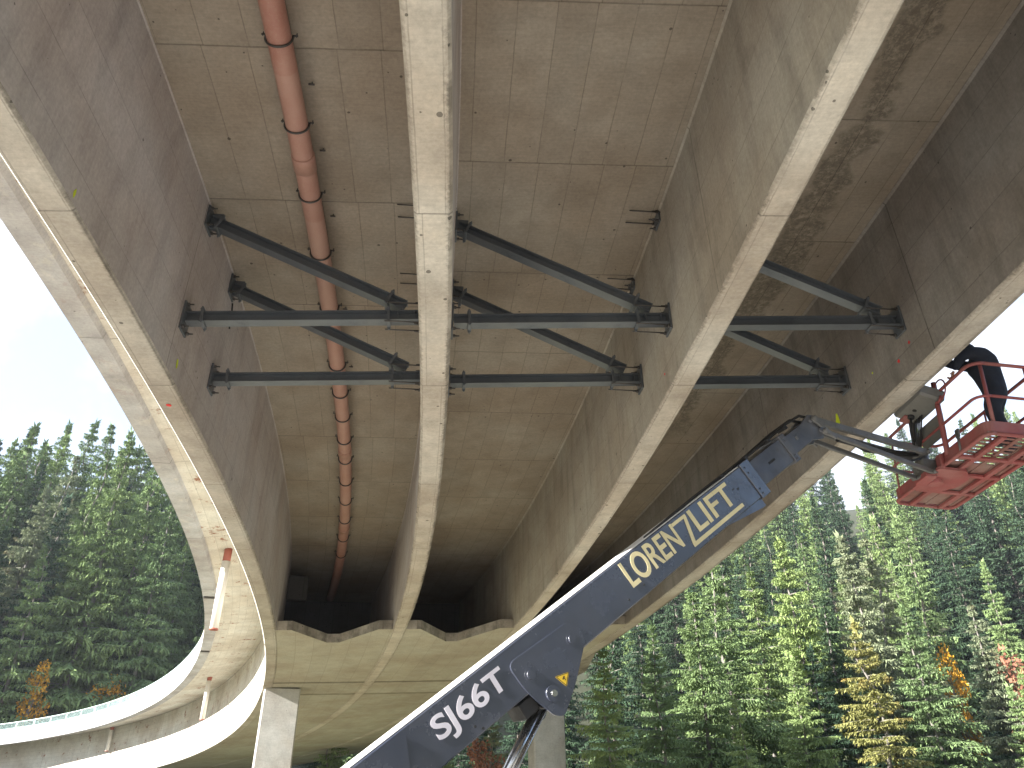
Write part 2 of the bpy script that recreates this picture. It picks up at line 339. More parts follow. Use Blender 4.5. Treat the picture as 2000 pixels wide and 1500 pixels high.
# bottom slab of the box with its notched front edge, bay by bay
BAYS = (('A', 'B'), ('B', 'C'), ('C', 'D'))
for (p, q) in BAYS:
    mb = MB(); a, b = O[p+'r']-.05, O[q+'l']+.05
    fr = [0, .14, .44, .55, .86, 1.0]; es = [21.05, 21.05, 22.5, 22.5, 21.05, 21.05]
    rows = 82
    def sp(i, j): return es[j]+(S1-.3-es[j])*(i/rows)
    def zb(s, j, up): return -(hh(s)+dH[p]+(dH[q]-dH[p])*fr[j])+.014+(.24 if up else 0)
    for up in (0, 1):
        for i in range(rows):
            for j in range(5):
                qd = [(i, j), (i, j+1), (i+1, j+1), (i+1, j)]
                pts = [at(sp(x, y), a+(b-a)*fr[y], zb(sp(x, y), y, up)) for x, y in qd]
                mb.face(pts, [((b-a)*fr[y], sp(x, y)) for x, y in qd])
    for j in range(5):
        qd = [(0, j, 0), (0, j+1, 0), (0, j+1, 1), (0, j, 1)]
        mb.face([at(sp(x, y), a+(b-a)*fr[y], zb(sp(x, y), y, k)) for x, y, k in qd], [((b-a)*fr[y], .3*k) for x, y, k in qd], 1)
    keep(mb.build('box_bottom_slab', [M_slab, M_bot]), bridge)
    # cross beam over the pier, closing the box
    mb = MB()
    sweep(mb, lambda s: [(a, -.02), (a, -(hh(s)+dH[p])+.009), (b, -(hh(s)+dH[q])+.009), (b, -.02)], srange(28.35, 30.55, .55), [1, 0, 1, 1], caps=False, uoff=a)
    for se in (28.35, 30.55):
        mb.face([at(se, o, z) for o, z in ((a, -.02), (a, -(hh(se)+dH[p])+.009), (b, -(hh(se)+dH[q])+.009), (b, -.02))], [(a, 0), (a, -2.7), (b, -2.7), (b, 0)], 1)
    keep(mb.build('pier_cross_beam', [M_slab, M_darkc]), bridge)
# shallow corbel along the outside of the right web beside the pier
mb = MB()
sweep(mb, lambda s: [(O['Dr']-.02, -hh(s)-dH['D']+.012), (O['Dr']+.9*min(1, max(.02, (s-24.5)/3)), -hh(s)-dH['D']+.03), (O['Dr']+.9*min(1, max(.02, (s-24.5)/3)), -hh(s)+.45), (O['Dr']-.02, -hh(s)+.7)], srange(24.5, 33, .5))
keep(mb.build('pier_head_corbel', [M_bot]), bridge)
# access hatch frame inside the left box
t, r = axes(22.5)
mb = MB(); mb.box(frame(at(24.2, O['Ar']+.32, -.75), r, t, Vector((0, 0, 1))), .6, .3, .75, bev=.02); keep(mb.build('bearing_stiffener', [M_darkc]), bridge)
# parapet + railing, left side
mb = MB(); sweep(mb, lambda s: [(OE+.0, .262), (OE+.0, .58), (OE+.30, .58), (OE+.30, .262)], SL)
keep(mb.build('parapet', [M_para]), bridge)
mb = MB(); sweep(mb, lambda s: [(O['Dr']+2.0, .262), (O['Dr']+2.0, .58), (O['Dr']+2.3, .58), (O['Dr']+2.3, .262)], SL)
keep(mb.build('parapet', [M_para]), bridge)
# drip joint ironwork under the edge beam
for s in (26.9, 35.5):
    mb = MB(); t, r = axes(s); mb.box(frame(at(s, OE+.2, -EZ-.03), r, t, Vector((0, 0, 1))), .36, .14, .05, bev=.008); keep(mb.build('joint_cover', [M_bolt]), bridge)
mb = MB(); OR = OE+.15
sg = srange(13, 99, 1.0)
mb.tube([at(s, OR, 1.02) for s in sg], .028, 6); mb.tube([at(s, OR, .66) for s in sg], .018, 5)
for s in srange(40, 99, .13):
    mb.tube([at(s, OR, .66), at(s, OR, 1.0)], .013, 4, cap=False)
for s in srange(13, 40, .2):
    mb.tube([at(s, OR, .66), at(s, OR, 1.0)], .013, 4, cap=False)
rail = keep(mb.build('railing', [M_rail], weld=False, recalc=False), bridge)
for s in srange(14, 98, 2.0):
    mb = MB(); t, r = axes(s); mb.box(frame(at(s, OR, .80), r, t, Vector((0, 0, 1))), .06, .06, .44, bev=.006)
    o = mb.build('post', [M_rail]); o.parent = rail
# piers: separate columns carrying the girders
def G(X, Y):
    r = math.hypot(X, Y); az = abs(math.degrees(math.atan2(X, Y)))
    def sm(a, b, v):
        t = min(1, max(0, (v-a)/(b-a))); return t*t*(3-2*t)
    amp = 1-sm(62, 95, az) if X < 0 else 1-sm(140, 175, az)  # right slope carried on behind the view, added to darken the boom's reflection
    return -1.75-4.5*sm(22, 42, r)*amp+amp*.50*max(0, r-66)
def pier(s, o1, o2, top, label):
    t, r = axes(s); c = at(s, (o1+o2)/2, 0)
    zt = top; zb = G(c.x, c.y)-.4
    P = tag(empty('bridge_pier', (c.x, c.y, zb)), label, 'pier', 'piers under the bridge')
    w, th = (o2-o1), .75; mb = MB(); ch = .04
    poly = [(-w/2+ch, -th/2), (w/2-ch, -th/2), (w/2, -th/2+ch), (w/2, th/2-ch), (w/2-ch, th/2), (-w/2+ch, th/2), (-w/2, th/2-ch), (-w/2, -th/2+ch)]
    lv = [zb, zb+(zt-zb)*.5, zt]
    for i in range(2):
        for j in range(8):
            k = (j+1) % 8; g = 1+.02*(2-i)
            def pt(q, l, tap): return Vector((c.x, c.y, l))+r*q[0]*tap+t*q[1]*tap
            t0, t1 = 1+.04*(1-i/2), 1+.04*(1-(i+1)/2)
            L = math.dist(poly[j], poly[k]); u0 = j*.8
            mb.face([pt(poly[j], lv[i], t0), pt(poly[k], lv[i], t0), pt(poly[k], lv[i+1], t1), pt(poly[j], lv[i+1], t1)], [(u0, lv[i]), (u0+L, lv[i]), (u0+L, lv[i+1]), (u0, lv[i+1])])
    mb.face([pt(q, lv[2], 1.0) for q in poly]); 
    keep(mb.build('column', [M_pier]), P)
    mb = MB(); mb.box(frame((c.x, c.y, zb+.3), r, t, Vector((0, 0, 1))), w+1.2, th+1.2, .6, bev=.05); keep(mb.build('footing', [M_pier]), P)
    return P
pier(29.5, -3.47, -2.25, at(29.5, -3.4, -hh(29.5)).z+.02, 'grey concrete pier with sunlit edge under the left web of the bridge')
pier(29.5, 6.45, 7.70, at(29.5, 6.5, -hh(29.5)).z+.06, 'grey concrete pier half hidden behind the lift cylinder under the right web')

# ------------------------------------------------------------------ drain pipe under the left bay
ps = srange(-6, 27, .5)
OP = O['Ar']+1.46; PR = .135; PZ = -.26
dp = tag(empty('drain_pipe', at(8, OP, PZ)), 'long red brown drain pipe clamped under the deck in the left bay', 'pipe')
mb = MB(); mb.tube([at(s, OP, PZ) for s in ps], PR, 20); keep(mb.build('pipe_run', [M_pipe]), dp)
for i, s in enumerate([-1.5, 3.2, 5.25, 6.41, 7.56, 8.73, 10.06, 11.77, 12.75, 13.71, 14.72, 15.7, 16.9, 18.1, 19.4, 20.8, 22.2]):
    mb = MB(); t, r = axes(s); c = at(s, OP, PZ); pts = []
    for j in range(15):
        a = math.pi+math.pi*j/14; pts.append(c+r*math.cos(a)*(PR+.012)+Vector((0, 0, 1))*math.sin(a)*(PR+.012))
    pts = [c+r*-(PR+.012)+Vector((0, 0, .05))]+pts+[c+r*(PR+.012)+Vector((0, 0, .05))]
    mb.tube(pts, .0135, 6)
    for sg_ in (-1, 1): 
        mb.tube([c+r*sg_*(PR+.005)+Vector((0, 0, .05)), c+r*sg_*(PR+.06)+Vector((0, 0, .05))], .011, 6)
        mb.tube([c+r*sg_*(PR+.045)+Vector((0, 0, .03)), c+r*sg_*(PR+.045)+Vector((0, 0, .09))], .008, 5)
    keep(mb.build('pipe_clamp', [M_bolt]), dp)
for s in (6.89, 15.25, 20.0):
    mb = MB(); mb.tube([at(s-.02, OP, PZ), at(s+.02, OP, PZ), at(s+.22, OP, PZ)], PR+.012, 20); keep(mb.build('pipe_socket', [M_pipe]), dp)
for s in (4.2, 6.0, 7.0, 8.2, 10.4, 12.2):
    mb = MB(); c = at(s, OP+.21, -.0); t, r = axes(s); mb.tube([c, c-Vector((0, 0, .04))], .008, 5); mb.tube([c-Vector((0, 0, .04))-r*.04, c-Vector((0, 0, .04))+r*.03], .013, 5)
    keep(mb.build('hanger_stud', [M_bolt]), dp)
for i, (x, y, z, L, lab) in enumerate(((-8.22, 20.93, 6.62, 2.35, 'tall white downpipe with red top hanging below the bridge edge, nearest of three'),
                                 (-14.96, 38.72, 5.72, 2.0, 'short white downpipe with rusty top on the sunlit curve, between the other two'),
                                 (-26.42, 53.36, 4.78, 1.45, 'small white downpipe farthest along the curve of the bridge at the left'))):
    D = tag(empty('downpipe', (x, y, z-L)), lab, 'downpipe', 'downpipes under the bridge edge')
    mb = MB(); mb.tube([(0, 0, 0.03), (0, 0, L-(.45, .23, .19)[i])], .115, 14); o = mb.build('pipe_shaft', [M_white]); o.parent = D
    mb = MB(); mb.tube([(0, 0, L-(.46, .24, .2)[i]), (0, 0, L+.02)], .11, 14); mb.tube([(0, 0, L-.07), (0, 0, L-.02)], .14, 14); o = mb.build('pipe_inlet', [M_redrust]); o.parent = D
    mb = MB(); mb.tube([(0, 0, 0), (0, 0, .04)], .12, 14); o = mb.build('pipe_end_ring', [M_redrust]); o.parent = D

# ------------------------------------------------------------------ steel struts
def strut(name, A, B, t, label, group, rodsB=True, endA='plate', rods_in=True):
    """H beam from web face point A to web face point B (both points on concrete), t = along-bridge direction"""
    root = tag(empty(name, A), label, 'strut', group)
    d = (B-A); L = d.length; d.normalize()
    up = (Vector((0, 0, 1))-d*d.z).normalized(); sd = d.cross(up).normalized()
    fw, fh, tf, tw = .145, .15, .014, .011
    M = frame(A, d, sd, up)
    # webs of the beams stand vertical: flanges top and bottom
    mb = MB()
    a, b = .035, L-.035
    for z in (-fh/2+tf/2, fh/2-tf/2): mb.box(M @ T(((a+b)/2, 0, z)), b-a, fw, tf)
    mb.box(M @ T(((a+b)/2, 0, 0)), b-a, tw, fh-2*tf-.002)
    keep(mb.build('beam', [M_steel]), root)
    return root, M, L, d, sd, up
def collar(M, x, root):
    mb = MB()
    mb.box(M @ T((x, 0, -.092)), .05, .21, .016, bev=.003); mb.box(M @ T((x, 0, .092)), .05, .21, .016, bev=.003)
    for y in (-.095, .095): mb.box(M @ T((x, y, 0)), .04, .016, .22, bev=.003)
    for y in (-.095, .095):
        for z in (-.108, .108): mb.tube([M @ Vector((x, y, z-.018)), M @ Vector((x, y, z+.018))], .013, 6)
    keep(mb.build('collar', [M_steel]), root)
def end_plate(P, n, t, root, w=.25, h=.42, bolts=True, rod=0.0):
    """plate on a web face at P, n = outward normal from the concrete"""
    mb = MB(); z = Vector((0, 0, 1)); M = frame(P+n*.016, t, z, n)
    mb.box(M, w, h, .026, bev=.004)
    keep(mb.build('end_plate', [M_steel]), root)
    for a in (-w*.36, w*.36):
        for b in (-h*.40, h*.40):
            mb = MB(); mb.tube([M @ Vector((a, b, .0)), M @ Vector((a, b, .045))], .024, 6); mb.tube([M @ Vector((a, b, .04)), M @ Vector((a, b, .10+rod))], .011, 6)
            keep(mb.build('anchor_bolt', [M_bolt]), root)
def rods(P, n, t, root, L, w=.25, hs=(-.15, .15)):
    for a in (-w*.40, w*.40):
        for b in hs:
            mb = MB(); p = P+t*a+Vector((0, 0, b)); mb.tube([p, p+n*L], .0105, 6); mb.tube([p+n*.03, p+n*.055], .022, 6)
            keep(mb.build('threaded_rod', [M_bolt]), root)
BN = {'A': 'left', 'B': 'middle', 'C': 'right'}
for fi, sf in enumerate((8.18, 9.68)):
    fn = ('nearer', 'farther')[fi]
    for (p, q) in BAYS:
        t, r = axes(sf)
        # horizontal
        A = at(sf, O[p+'r'], -1.86); B = at(sf, O[q+'l'], -1.80)
        root, M, L, d, sd, up = strut('horizontal_strut', A, B, t, f'grey steel horizontal strut of the {fn} frame crossing the {BN[p]} bay between webs', 'horizontal struts between the webs')
        end_plate(A, r, t, root); end_plate(B, -r, t, root)
        collar(M, .24, root); collar(M, L-.46, root)
        rods(B, -r, t, root, .50)
        for x in (L-.34, L-.12):
            mb = MB(); mb.box(M @ T((x, 0, 0)), .012, .134, .12)
            keep(mb.build('stiffener_plate', [M_steel]), root)
        # diagonal
        A = at(sf-.02, O[p+'r'], -.22); B2 = at(sf, O[q+'l']-.22, -1.66)
        root, M, L, d, sd, up = strut('diagonal_strut', A, B2, t, f'grey steel diagonal strut of the {fn} frame rising to the left in the {BN[p]} bay', 'diagonal struts between the webs')
        end_plate(A, r, t, root, .27, .36)
        collar(M, .20, root); collar(M, L-.27, root)
        mb = MB(); mb.box(frame(A+r*.11, r, t, Vector((0, 0, 1))), .16, .014, .26); keep(mb.build('gusset', [M_steel]), root)
    for k, nm in (('B', 'middle'), ('C', 'right')):
        t, r = axes(sf-.1); P = at(sf-.12, O[k+'l'], -.10)
        root = tag(empty('anchor_plate', P), f'steel anchor plate with long threaded rods on the {nm} web, {("nearer", "farther")[fi]} of the pair', 'anchor plate', 'anchor plates with rods sticking out')
        end_plate(P, -r, t, root, .24, .22, rod=0)
        rods(P, -r, t, root, .46, w=.32, hs=(.04,))
# cracked sealant below one of the plates
mb = MB(); pts = [at(9.85, O['Ar']+.006, -.38), at(9.92, O['Ar']+.006, -.52), at(9.88, O['Ar']+.006, -.63), at(9.97, O['Ar']+.006, -.78)]
mb.tube(pts, .016, 6); keep(mb.build('cable_tail', [M_black]), bridge)

# ------------------------------------------------------------------ boom lift
BA = Vector((-1.237, 6.292, .273)); Bd = Vector((.73398, .32132, .59835)).normalized(); Bn = Vector((-.54813, -.23996, .80123)).normalized(); Bs = Bd.cross(Bn).normalized()
BF = frame(BA, Bd, Bn, Bs)      # x along boom, y up across, z toward the camera side
lift = tag(empty('boom_lift', (BA.x-.2, BA.y, -1.75)), 'blue grey telescopic boom lift with lettering and red work platform reaching past the bridge', 'boom lift')
def lp(t, n, s=0.0): return BF @ Vector((t, n, s))
def lk(mb, name, mats, **k): return keep(mb.build(name, mats, **k), lift)
mb = MB()
W, H1 = .40, .43
mb.box(BF @ T(((-.9+5.46)/2, -H1/2, -W/2)), 6.36, H1, W, bev=.012)
boom = lk(mb, 'base_boom', [M_boom])
mb = MB(); mb.box(BF @ T(((-.9+5.26)/2, .004, -W/2)), 6.16, .006, W-.012); lk(mb, 'sunlit_top_strip', [M_topw])  # strip added over the boom top so it reads as sunlit
def bk(mb, name, mats, **k):
    o = mb.build(name, mats, **k); o.parent = boom; return o
# flange ring at the mouth of the base boom
mb = MB()
mb.box(BF @ T((5.36, -H1/2, -W/2)), .17, H1+.035, W+.035, bev=.006)
for n in (-.05, -.12, -.34, -.40): mb.tube([lp(5.33, n, .015), lp(5.33, n, .03)], .013, 6)
mb.prism([(4.6, -H1), (5.28, -H1), (5.28, -H1-.10), (5.22, -H1-.10)], BF @ T((0, 0, -.05)), .03)
bk(mb, 'mouth_flange', [M_boom])
mb = MB(); mb.box(BF @ T((4.98, -.16, .0012)), .04, .012, .004); mb.box(BF @ T((5.05, -.19, .0012)), .03, .022, .004); bk(mb, 'slot', [M_black])
mb = MB(); mb.box(BF @ T((5.78, -.03-.165, -W/2)), .9, .33, W-.07, bev=.01)
st2 = lk(mb, 'middle_boom', [M_boom2])
mb = MB(); mb.box(BF @ T((5.82, -.19, -.033)), .13, .028, .006); bk(mb, 'slot', [M_black])
mb = MB(); mb.box(BF @ T((6.21, -.195, -W/2)), .11, .385, W-.03, bev=.006)
for n in (-.05, -.1, -.3, -.35): mb.tube([lp(6.21, n, -.016), lp(6.21, n, -.0)], .012, 6)
lk(mb, 'middle_flange', [M_boom2])
mb = MB(); mb.box(BF @ T((6.50, -.055-.13, -W/2)), .52, .26, W-.14, bev=.01)
mb.prism([(6.74, -.06), (6.95, -.02), (7.08, -.10), (7.05, -.30), (6.92, -.38), (6.74, -.31)], BF @ T((0, 0, -.11)), .03)
mb.prism([(6.74, -.06), (6.95, -.02), (7.08, -.10), (7.05, -.30), (6.92, -.38), (6.74, -.31)], BF @ T((0, 0, -.29)), .03)
for (t_, n_) in ((6.93, -.10), (6.98, -.28)): mb.tube([lp(t_, n_, -.32), lp(t_, n_, -.05)], .035, 10)
lk(mb, 'tip_boom', [M_boom2])
mb = MB(); mb.box(BF @ T((6.49, -.165, -.0705)), .05, .05, .012, bev=.003); lk(mb, 'sensor_plate', [M_jib])
# hoses along the top
mb = MB()
mb.tube([lp(3.6, .005, -.08), lp(4.4, .028, -.08), lp(5.2, .03, -.08), lp(5.9, .03, -.1), lp(6.5, .05, -.1), lp(6.85, .03, -.12), lp(7.1, -.14, -.15)], .018, 7)
mb.tube([lp(4.9, .004, -.13), lp(5.6, .032, -.13), lp(6.2, .06, -.14), lp(6.7, .05, -.16), lp(7.08, -.2, -.2)], .02, 7)
for t_ in (5.0, 5.5, 6.0, 6.4): mb.box(BF @ T((t_, .022, -.1)), .05, .04, .14)
lk(mb, 'hose', [M_black])
# gusset plate and pin bosses under the boom
def rounded(poly, rad, n=5):
    out = []; k = len(poly)
    for i in range(k):
        p0, p, p1 = Vector(poly[i-1]), Vector(poly[i]), Vector(poly[(i+1) % k])
        a = (p0-p).normalized(); b = (p1-p).normalized(); r_ = min(rad, (p0-p).length*.45, (p1-p).length*.45)
        A_, B_ = p+a*r_, p+b*r_
        for j in range(n+1):
            w = j/n; out.append(tuple(A_*(1-w)**2+p*2*w*(1-w)+B_*w**2))
    return out
gp = rounded([(1.50, -.12), (2.27, -.155), (2.31, -.36), (1.98, -.60), (1.70, -.76), (1.62, -.70), (1.52, -.40)], .09)
for s_ in (0.001, -W-.023):
    mb = MB(); mb.prism(gp, BF @ T((0, 0, s_)), .022); lk(mb, 'gusset_plate', [M_boom])
for (t_, n_, r_) in ((2.165, -.30, .045), (1.632, -.31, .045)):
    mb = MB(); mb.tube([lp(t_, n_, .022), lp(t_, n_, .028)], r_+.012, 20); mb.tube([lp(t_, n_, .022), lp(t_, n_, .045)], r_*.85, 20); lk(mb, 'pin_boss', [M_boom])
mb = MB(); mb.tube([lp(1.715, -.55, .022), lp(1.715, -.55, .05)], .07, 20); mb.tube([lp(1.715, -.55, -W-.04), lp(1.715, -.55, .03)], .05, 16); pb = lk(mb, 'pin_boss', [M_boom])
mb = MB(); mb.tube([lp(1.715, -.55, .05), lp(1.715, -.55, .068)], .028, 16); lk(mb, 'pin', [M_chrome])
tri = [(1.82, -.455), (1.965, -.50), (1.865, -.585)]
mb = MB(); mb.prism(rounded(tri, .015, 3), BF @ T((0, 0, .024)), .002, 0)
ti = [tuple(Vector(p)*.78+Vector((1.883, -.513))*.22) for p in tri]
def ring(mb, o, i, z, m): 
    for a in range(3):
        b = (a+1) % 3; mb.face([BF @ Vector((*o[a], z)), BF @ Vector((*o[b], z)), BF @ Vector((*i[b], z)), BF @ Vector((*i[a], z))], m=m)
ring(mb, [tuple(Vector(p)*.93+Vector((1.883, -.513))*.07) for p in tri], ti, .0268, 1)
mb.box(BF @ T((1.885, -.508, .0272)) @ Matrix.Rotation(.5, 4, 'Z'), .035, .012, .001, 1); mb.box(BF @ T((1.89, -.52, .0272)) @ Matrix.Rotation(1.5, 4, 'Z'), .03, .008, .001, 1)
lk(mb, 'warning_triangle', [M_yel, M_black])
# reinforcing plate at the lower end
mb = MB(); mb.prism(rounded([(-.88, -.40), (-.88, -.02), (.36, -.015), (.47, -.06), (.30, -.40)], .06), BF @ T((0, 0, .001)), .012); lk(mb, 'doubler_plate', [M_boom])
mb = MB()
for (t_, n_) in ((.98, -.35), (1.03, -.40), (3.2, -.34), (2.95, -.36)): mb.tube([lp(t_, n_, .0), lp(t_, n_, .006)], .012, 8)
lk(mb, 'rivets', [M_black])
# lift cylinder
ca, cb = lp(1.715, -.58, -W/2), Vector((-.85, 6.75, -1.15))
dc = (cb-ca).normalized()
mb = MB(); mb.tube([ca+dc*.10, ca+dc*.95], .055, 16); mb.tube([ca+Bs*.13+dc*.12, ca+Bs*.13+dc*1.2], .018, 8); mb.tube([ca+Bs*.17+dc*.12, ca+Bs*.17+dc*1.2], .014, 8); lk(mb, 'cylinder_rod', [M_chrome])
mb = MB(); mb.tube([ca+dc*.9, cb], .095, 16); lk(mb, 'cylinder_barrel', [M_boom])
mb = MB(); mb.tube([ca-Bs*.17, ca+Bs*.17], .075, 14); mb.box(frame(lp(1.50, -.52, -W/2), Bd, Bn, Bs), .16, .14, .30, bev=.01); lk(mb, 'cylinder_clevis', [M_black])
# chassis on the ground (below the picture)
mb = MB(); mb.box(T((-2.1, 5.95, -.45)) @ Matrix.Rotation(math.atan2(Bd.y, Bd.x), 4, 'Z'), 2.6, 1.3, .7, bev=.08); lk(mb, 'turntable', [M_boom])
mb = MB(); mb.box(T((-2.0, 6.0, -1.05)) @ Matrix.Rotation(math.atan2(Bd.y, Bd.x), 4, 'Z'), 3.0, 1.4, .4, bev=.06); lk(mb, 'chassis', [M_boom2])
th_ = math.atan2(Bd.y, Bd.x); hx = Vector((math.cos(th_), math.sin(th_), 0)); hy = Vector((-math.sin(th_), math.cos(th_), 0))
for a in (-1.15, 1.15):
    for b in (-.95, .95):
        c = Vector((-2.0, 6.0, -1.27))+hx*a+hy*b; mb = MB(); mb.tube([c-hy*.17, c-hy*.15, c+hy*.15, c+hy*.17], .48, 24); wh = lk(mb, 'wheel', [M_black])
        mb = MB(); mb.tube([c-hy*.19, c+hy*.19], .24, 18); o = mb.build('rim', [M_boom2]); o.parent = wh

# lettering
def letters(txt, x0, x1, base, cap, zoff, mat, name, shear=0.0, bold=.0):
    cu = bpy.data.curves.new('lettering', 'FONT'); cu.body = txt; cu.size = 1.0; cu.offset = bold; cu.resolution_u = 6; cu.extrude = .0015
    o = bpy.data.objects.new('lettering', cu); COL.objects.link(o)
    dg = bpy.context.evaluated_depsgraph_get(); me = bpy.data.meshes.new_from_object(o.evaluated_get(dg))
    bpy.data.objects.remove(o)
    xs = [v.co.x for v in me.vertices]; ys = [v.co.y for v in me.vertices]
    ax, bx, ay, by = min(xs), max(xs), min(ys), max(ys)
    for v in me.vertices:
        q = (v.co.y-ay)/(by-ay)
        v.co = BF @ Vector((x0+(v.co.x-ax)/(bx-ax)*(x1-x0)+shear*q, base+(cap-base)*q, zoff+v.co.z))
    me.materials.clear(); me.materials.append(mat)
    ob = bpy.data.objects.new(name, me); COL.objects.link(ob); return keep(ob, lift)
letters('LOREN', 3.07, 3.925, -.305, -.028, .004, M_letter_y, 'lettering', bold=.018)
letters('LIFT', 4.20, 4.93, -.290, -.035, .004, M_letter_y, 'lettering', bold=.018)
mb = MB(); zw = .042
mb.prism([(3.93, -.075), (3.93, -.04), (4.165, -.04), (4.165, -.07), (4.075, -.335), (4.965, -.335), (4.965, -.378), (4.02, -.378), (4.02, -.345), (4.118, -.075)], BF @ T((0, 0, .003)), .0025)
lk(mb, 'lettering', [M_letter_y])
letters('SJ66T', .67, 1.43, -.328, -.078, .004, M_letter_w, 'lettering', bold=.02)

# jib: parallel links from the tip to the platform mount
mount = Vector((6.05, 10.15, 4.28))
tip_u, tip_l = lp(6.95, -.09, -W/2), lp(6.98, -.30, -W/2)
jd = (mount-tip_l).normalized(); ju = (Vector((0, 0, 1))-jd*jd.z).normalized(); js = jd.cross(ju)
mu, ml = mount+Vector((0, 0, .24)), mount+Vector((0, 0, -.08))
def bar(mb, a, b, w, h, m=0):
    d = (b-a); L = d.length; d.normalize(); u_ = (Vector((0, 0, 1))-d*d.z).normalized(); s_ = d.cross(u_)
    mb.box(frame((a+b)/2, d, s_, u_), L, w, h, m, bev=.008)
for sgn in (-.12, .12):
    mb = MB(); bar(mb, tip_u+js*sgn, mu+js*sgn, .05, .10); lk(mb, 'upper_jib_link', [M_jib])
    mb = MB(); bar(mb, tip_l+js*sgn*1.1, ml+js*sgn*1.1, .045, .07); lk(mb, 'lower_jib_link', [M_jib])
    mb = MB(); bar(mb, tip_u+js*sgn*1.25-jd*.05, tip_l+js*sgn*1.25+jd*.22-Vector((0, 0, .05)), .03, .06); lk(mb, 'jib_end_plate', [M_jib])
    mb = MB(); bar(mb, mu+js*sgn*1.25+Vector((0, 0, .07)), ml+js*sgn*1.25-Vector((0, 0, .07)), .035, .09); lk(mb, 'jib_end_plate', [M_jib])
mb = MB(); mb.tube([tip_l+jd*.5+ju*.06, tip_l+jd*1.5+ju*.1], .045, 12); mb.tube([tip_l+jd*1.45+ju*.1, mu-jd*.1], .025, 10); lk(mb, 'jib_cylinder', [M_black])
for a in (tip_u, tip_l, mu, ml):
    mb = MB(); mb.tube([a-js*.19, a+js*.19], .035, 10); lk(mb, 'jib_pin', [M_jib])
mb = MB(); mb.tube([tip_u+ju*.04, tip_u+jd*.6-ju*.02, tip_u+jd*1.3-ju*.13, mu-jd*.3-ju*.08, mu+jd*.25+ju*.06], .02, 6)
mb.tube([tip_u+js*.06, tip_u+jd*.8+js*.06-ju*.12, mu-jd*.4+js*.06-ju*.2, mu+jd*.2], .016, 6); lk(mb, 'jib_hose', [M_black])

# work platform
al = R(6.5)
pl = Vector((-.024356, .9997, 0)); pw0 = Vector((.9997, .024356, 0)); z0 = Vector((0, 0, 1))
pw = pw0*math.cos(al)-z0*math.sin(al); pu = z0*math.cos(al)+pw0*math.sin(al)
PO = Vector((6.263, 8.84, 4.25)); PF = frame(PO, pl, pw, pu); LL, WW = 2.59, .92
def pp(a, b, c): return PF @ Vector((a, b, c))
cr = .12
def loop(z, ins=0.0, rad=cr, n=4, close=True):
    pts = []
    for (cx, cy, a0) in ((ins+rad, ins+rad, math.pi), (LL-ins-rad, ins+rad, 1.5*math.pi), (LL-ins-rad, WW-ins-rad, 0), (ins+rad, WW-ins-rad, .5*math.pi)):
        for j in range(n+1):
            a = a0+.5*math.pi*j/n; pts.append(pp(cx+rad*math.cos(a), cy+rad*math.sin(a), z))
    if close: pts.append(pts[0])
    return pts
mb = MB(); mb.tube(loop(.0, .0), .028, 8); 
lo, hi = loop(0.01), loop(.19)
li, hiI = loop(.01, .02), loop(.19, .02)
for i in range(len(lo)-1):
    if pp(1.1, -.1, 0) and 1.12 < (lo[i]-PO).dot(pl) < 1.12: continue
    mb.face([lo[i], lo[i+1], hi[i+1], hi[i]]); mb.face([li[i], hiI[i], hiI[i+1], li[i+1]]); mb.face([hi[i], hi[i+1], hiI[i+1], hiI[i]]); mb.face([lo[i], li[i], li[i+1], lo[i+1]])
platform = lk(mb, 'platform_toe_board', [M_red])
mb = MB()
for k in range(25):      # cross slats of the open floor
    a = .07+k*(LL-.14)/24; wid = .07
    mb.box(PF @ T((a, WW/2, .035)), wid*(.62 if k < 10 else .8), WW-.05, .012)
for b in (.05, .28, .49, .68, .87): mb.box(PF @ T((LL/2, b, .025)), LL-.04, .055, .016)
for b in (.16, .38, .585, .78): mb.box(PF @ T((LL*.68, b, .030)), LL*.6, .16, .010)
lk(mb, 'platform_floor', [M_pink])
mb = MB()
for b in (.24, .70): mb.box(PF @ T((LL/2, b, -.015)), LL-.06, .07, .05, bev=.006)
for a in (.72, 1.30, 1.95): mb.box(PF @ T((a, WW/2, -.012)), .07, WW-.05, .045, bev=.006)
lk(mb, 'floor_beam', [M_red])
mb = MB(); mb.prism(rounded([(1.05, -.10), (1.85, -.10), (1.85, .30), (1.62, .46), (1.28, .46), (1.05, .3)], .06), PF @ T((0, 0, -.075)), .04); mb.tube([pp(1.45, .05, -.14), pp(1.45, .05, .03)], .1, 16); lk(mb, 'mount_plate', [M_red])
mb = MB(); mb.box(PF @ T((1.40, -.10, .05)), .30, .22, .26, bev=.02); mb.tube([pp(1.40, -.12, -.12), pp(1.40, -.12, .3)], .10, 16); lk(mb, 'rotator', [M_jib])
mb = MB(); mb.box(PF @ T((1.36, -.14, -.10)), .34, .16, .10, bev=.012); mb.box(PF @ T((1.1, -.03, .06)), .12, .06, .22, bev=.01); mb.box(PF @ T((1.72, -.03, .06)), .12, .06, .22, bev=.01); lk(mb, 'mount_bracket', [M_red])
mb = MB(); mb.tube(loop(1.1, .0, .18, 6), .025, 8); tr = lk(mb, 'top_rail', [M_red])
mb = MB(); mb.tube(loop(.58, .0, .18, 6), .021, 8); lk(mb, 'mid_rail', [M_red])
for a, b, w in ((.03, .14, .034), (.94, 0, .052), (LL-.2, 0, .022), (LL, WW/2, .02), (LL-.2, WW, .02), (1.3, WW, .02), (.2, WW, .022), (.0, WW-.2, .024)):
    mb = MB(); mb.tube([pp(a, b, .1), pp(a, b, 1.3 if a == .94 else 1.1)], w*.75, 8); lk(mb, 'guard_rail_post', [M_red])
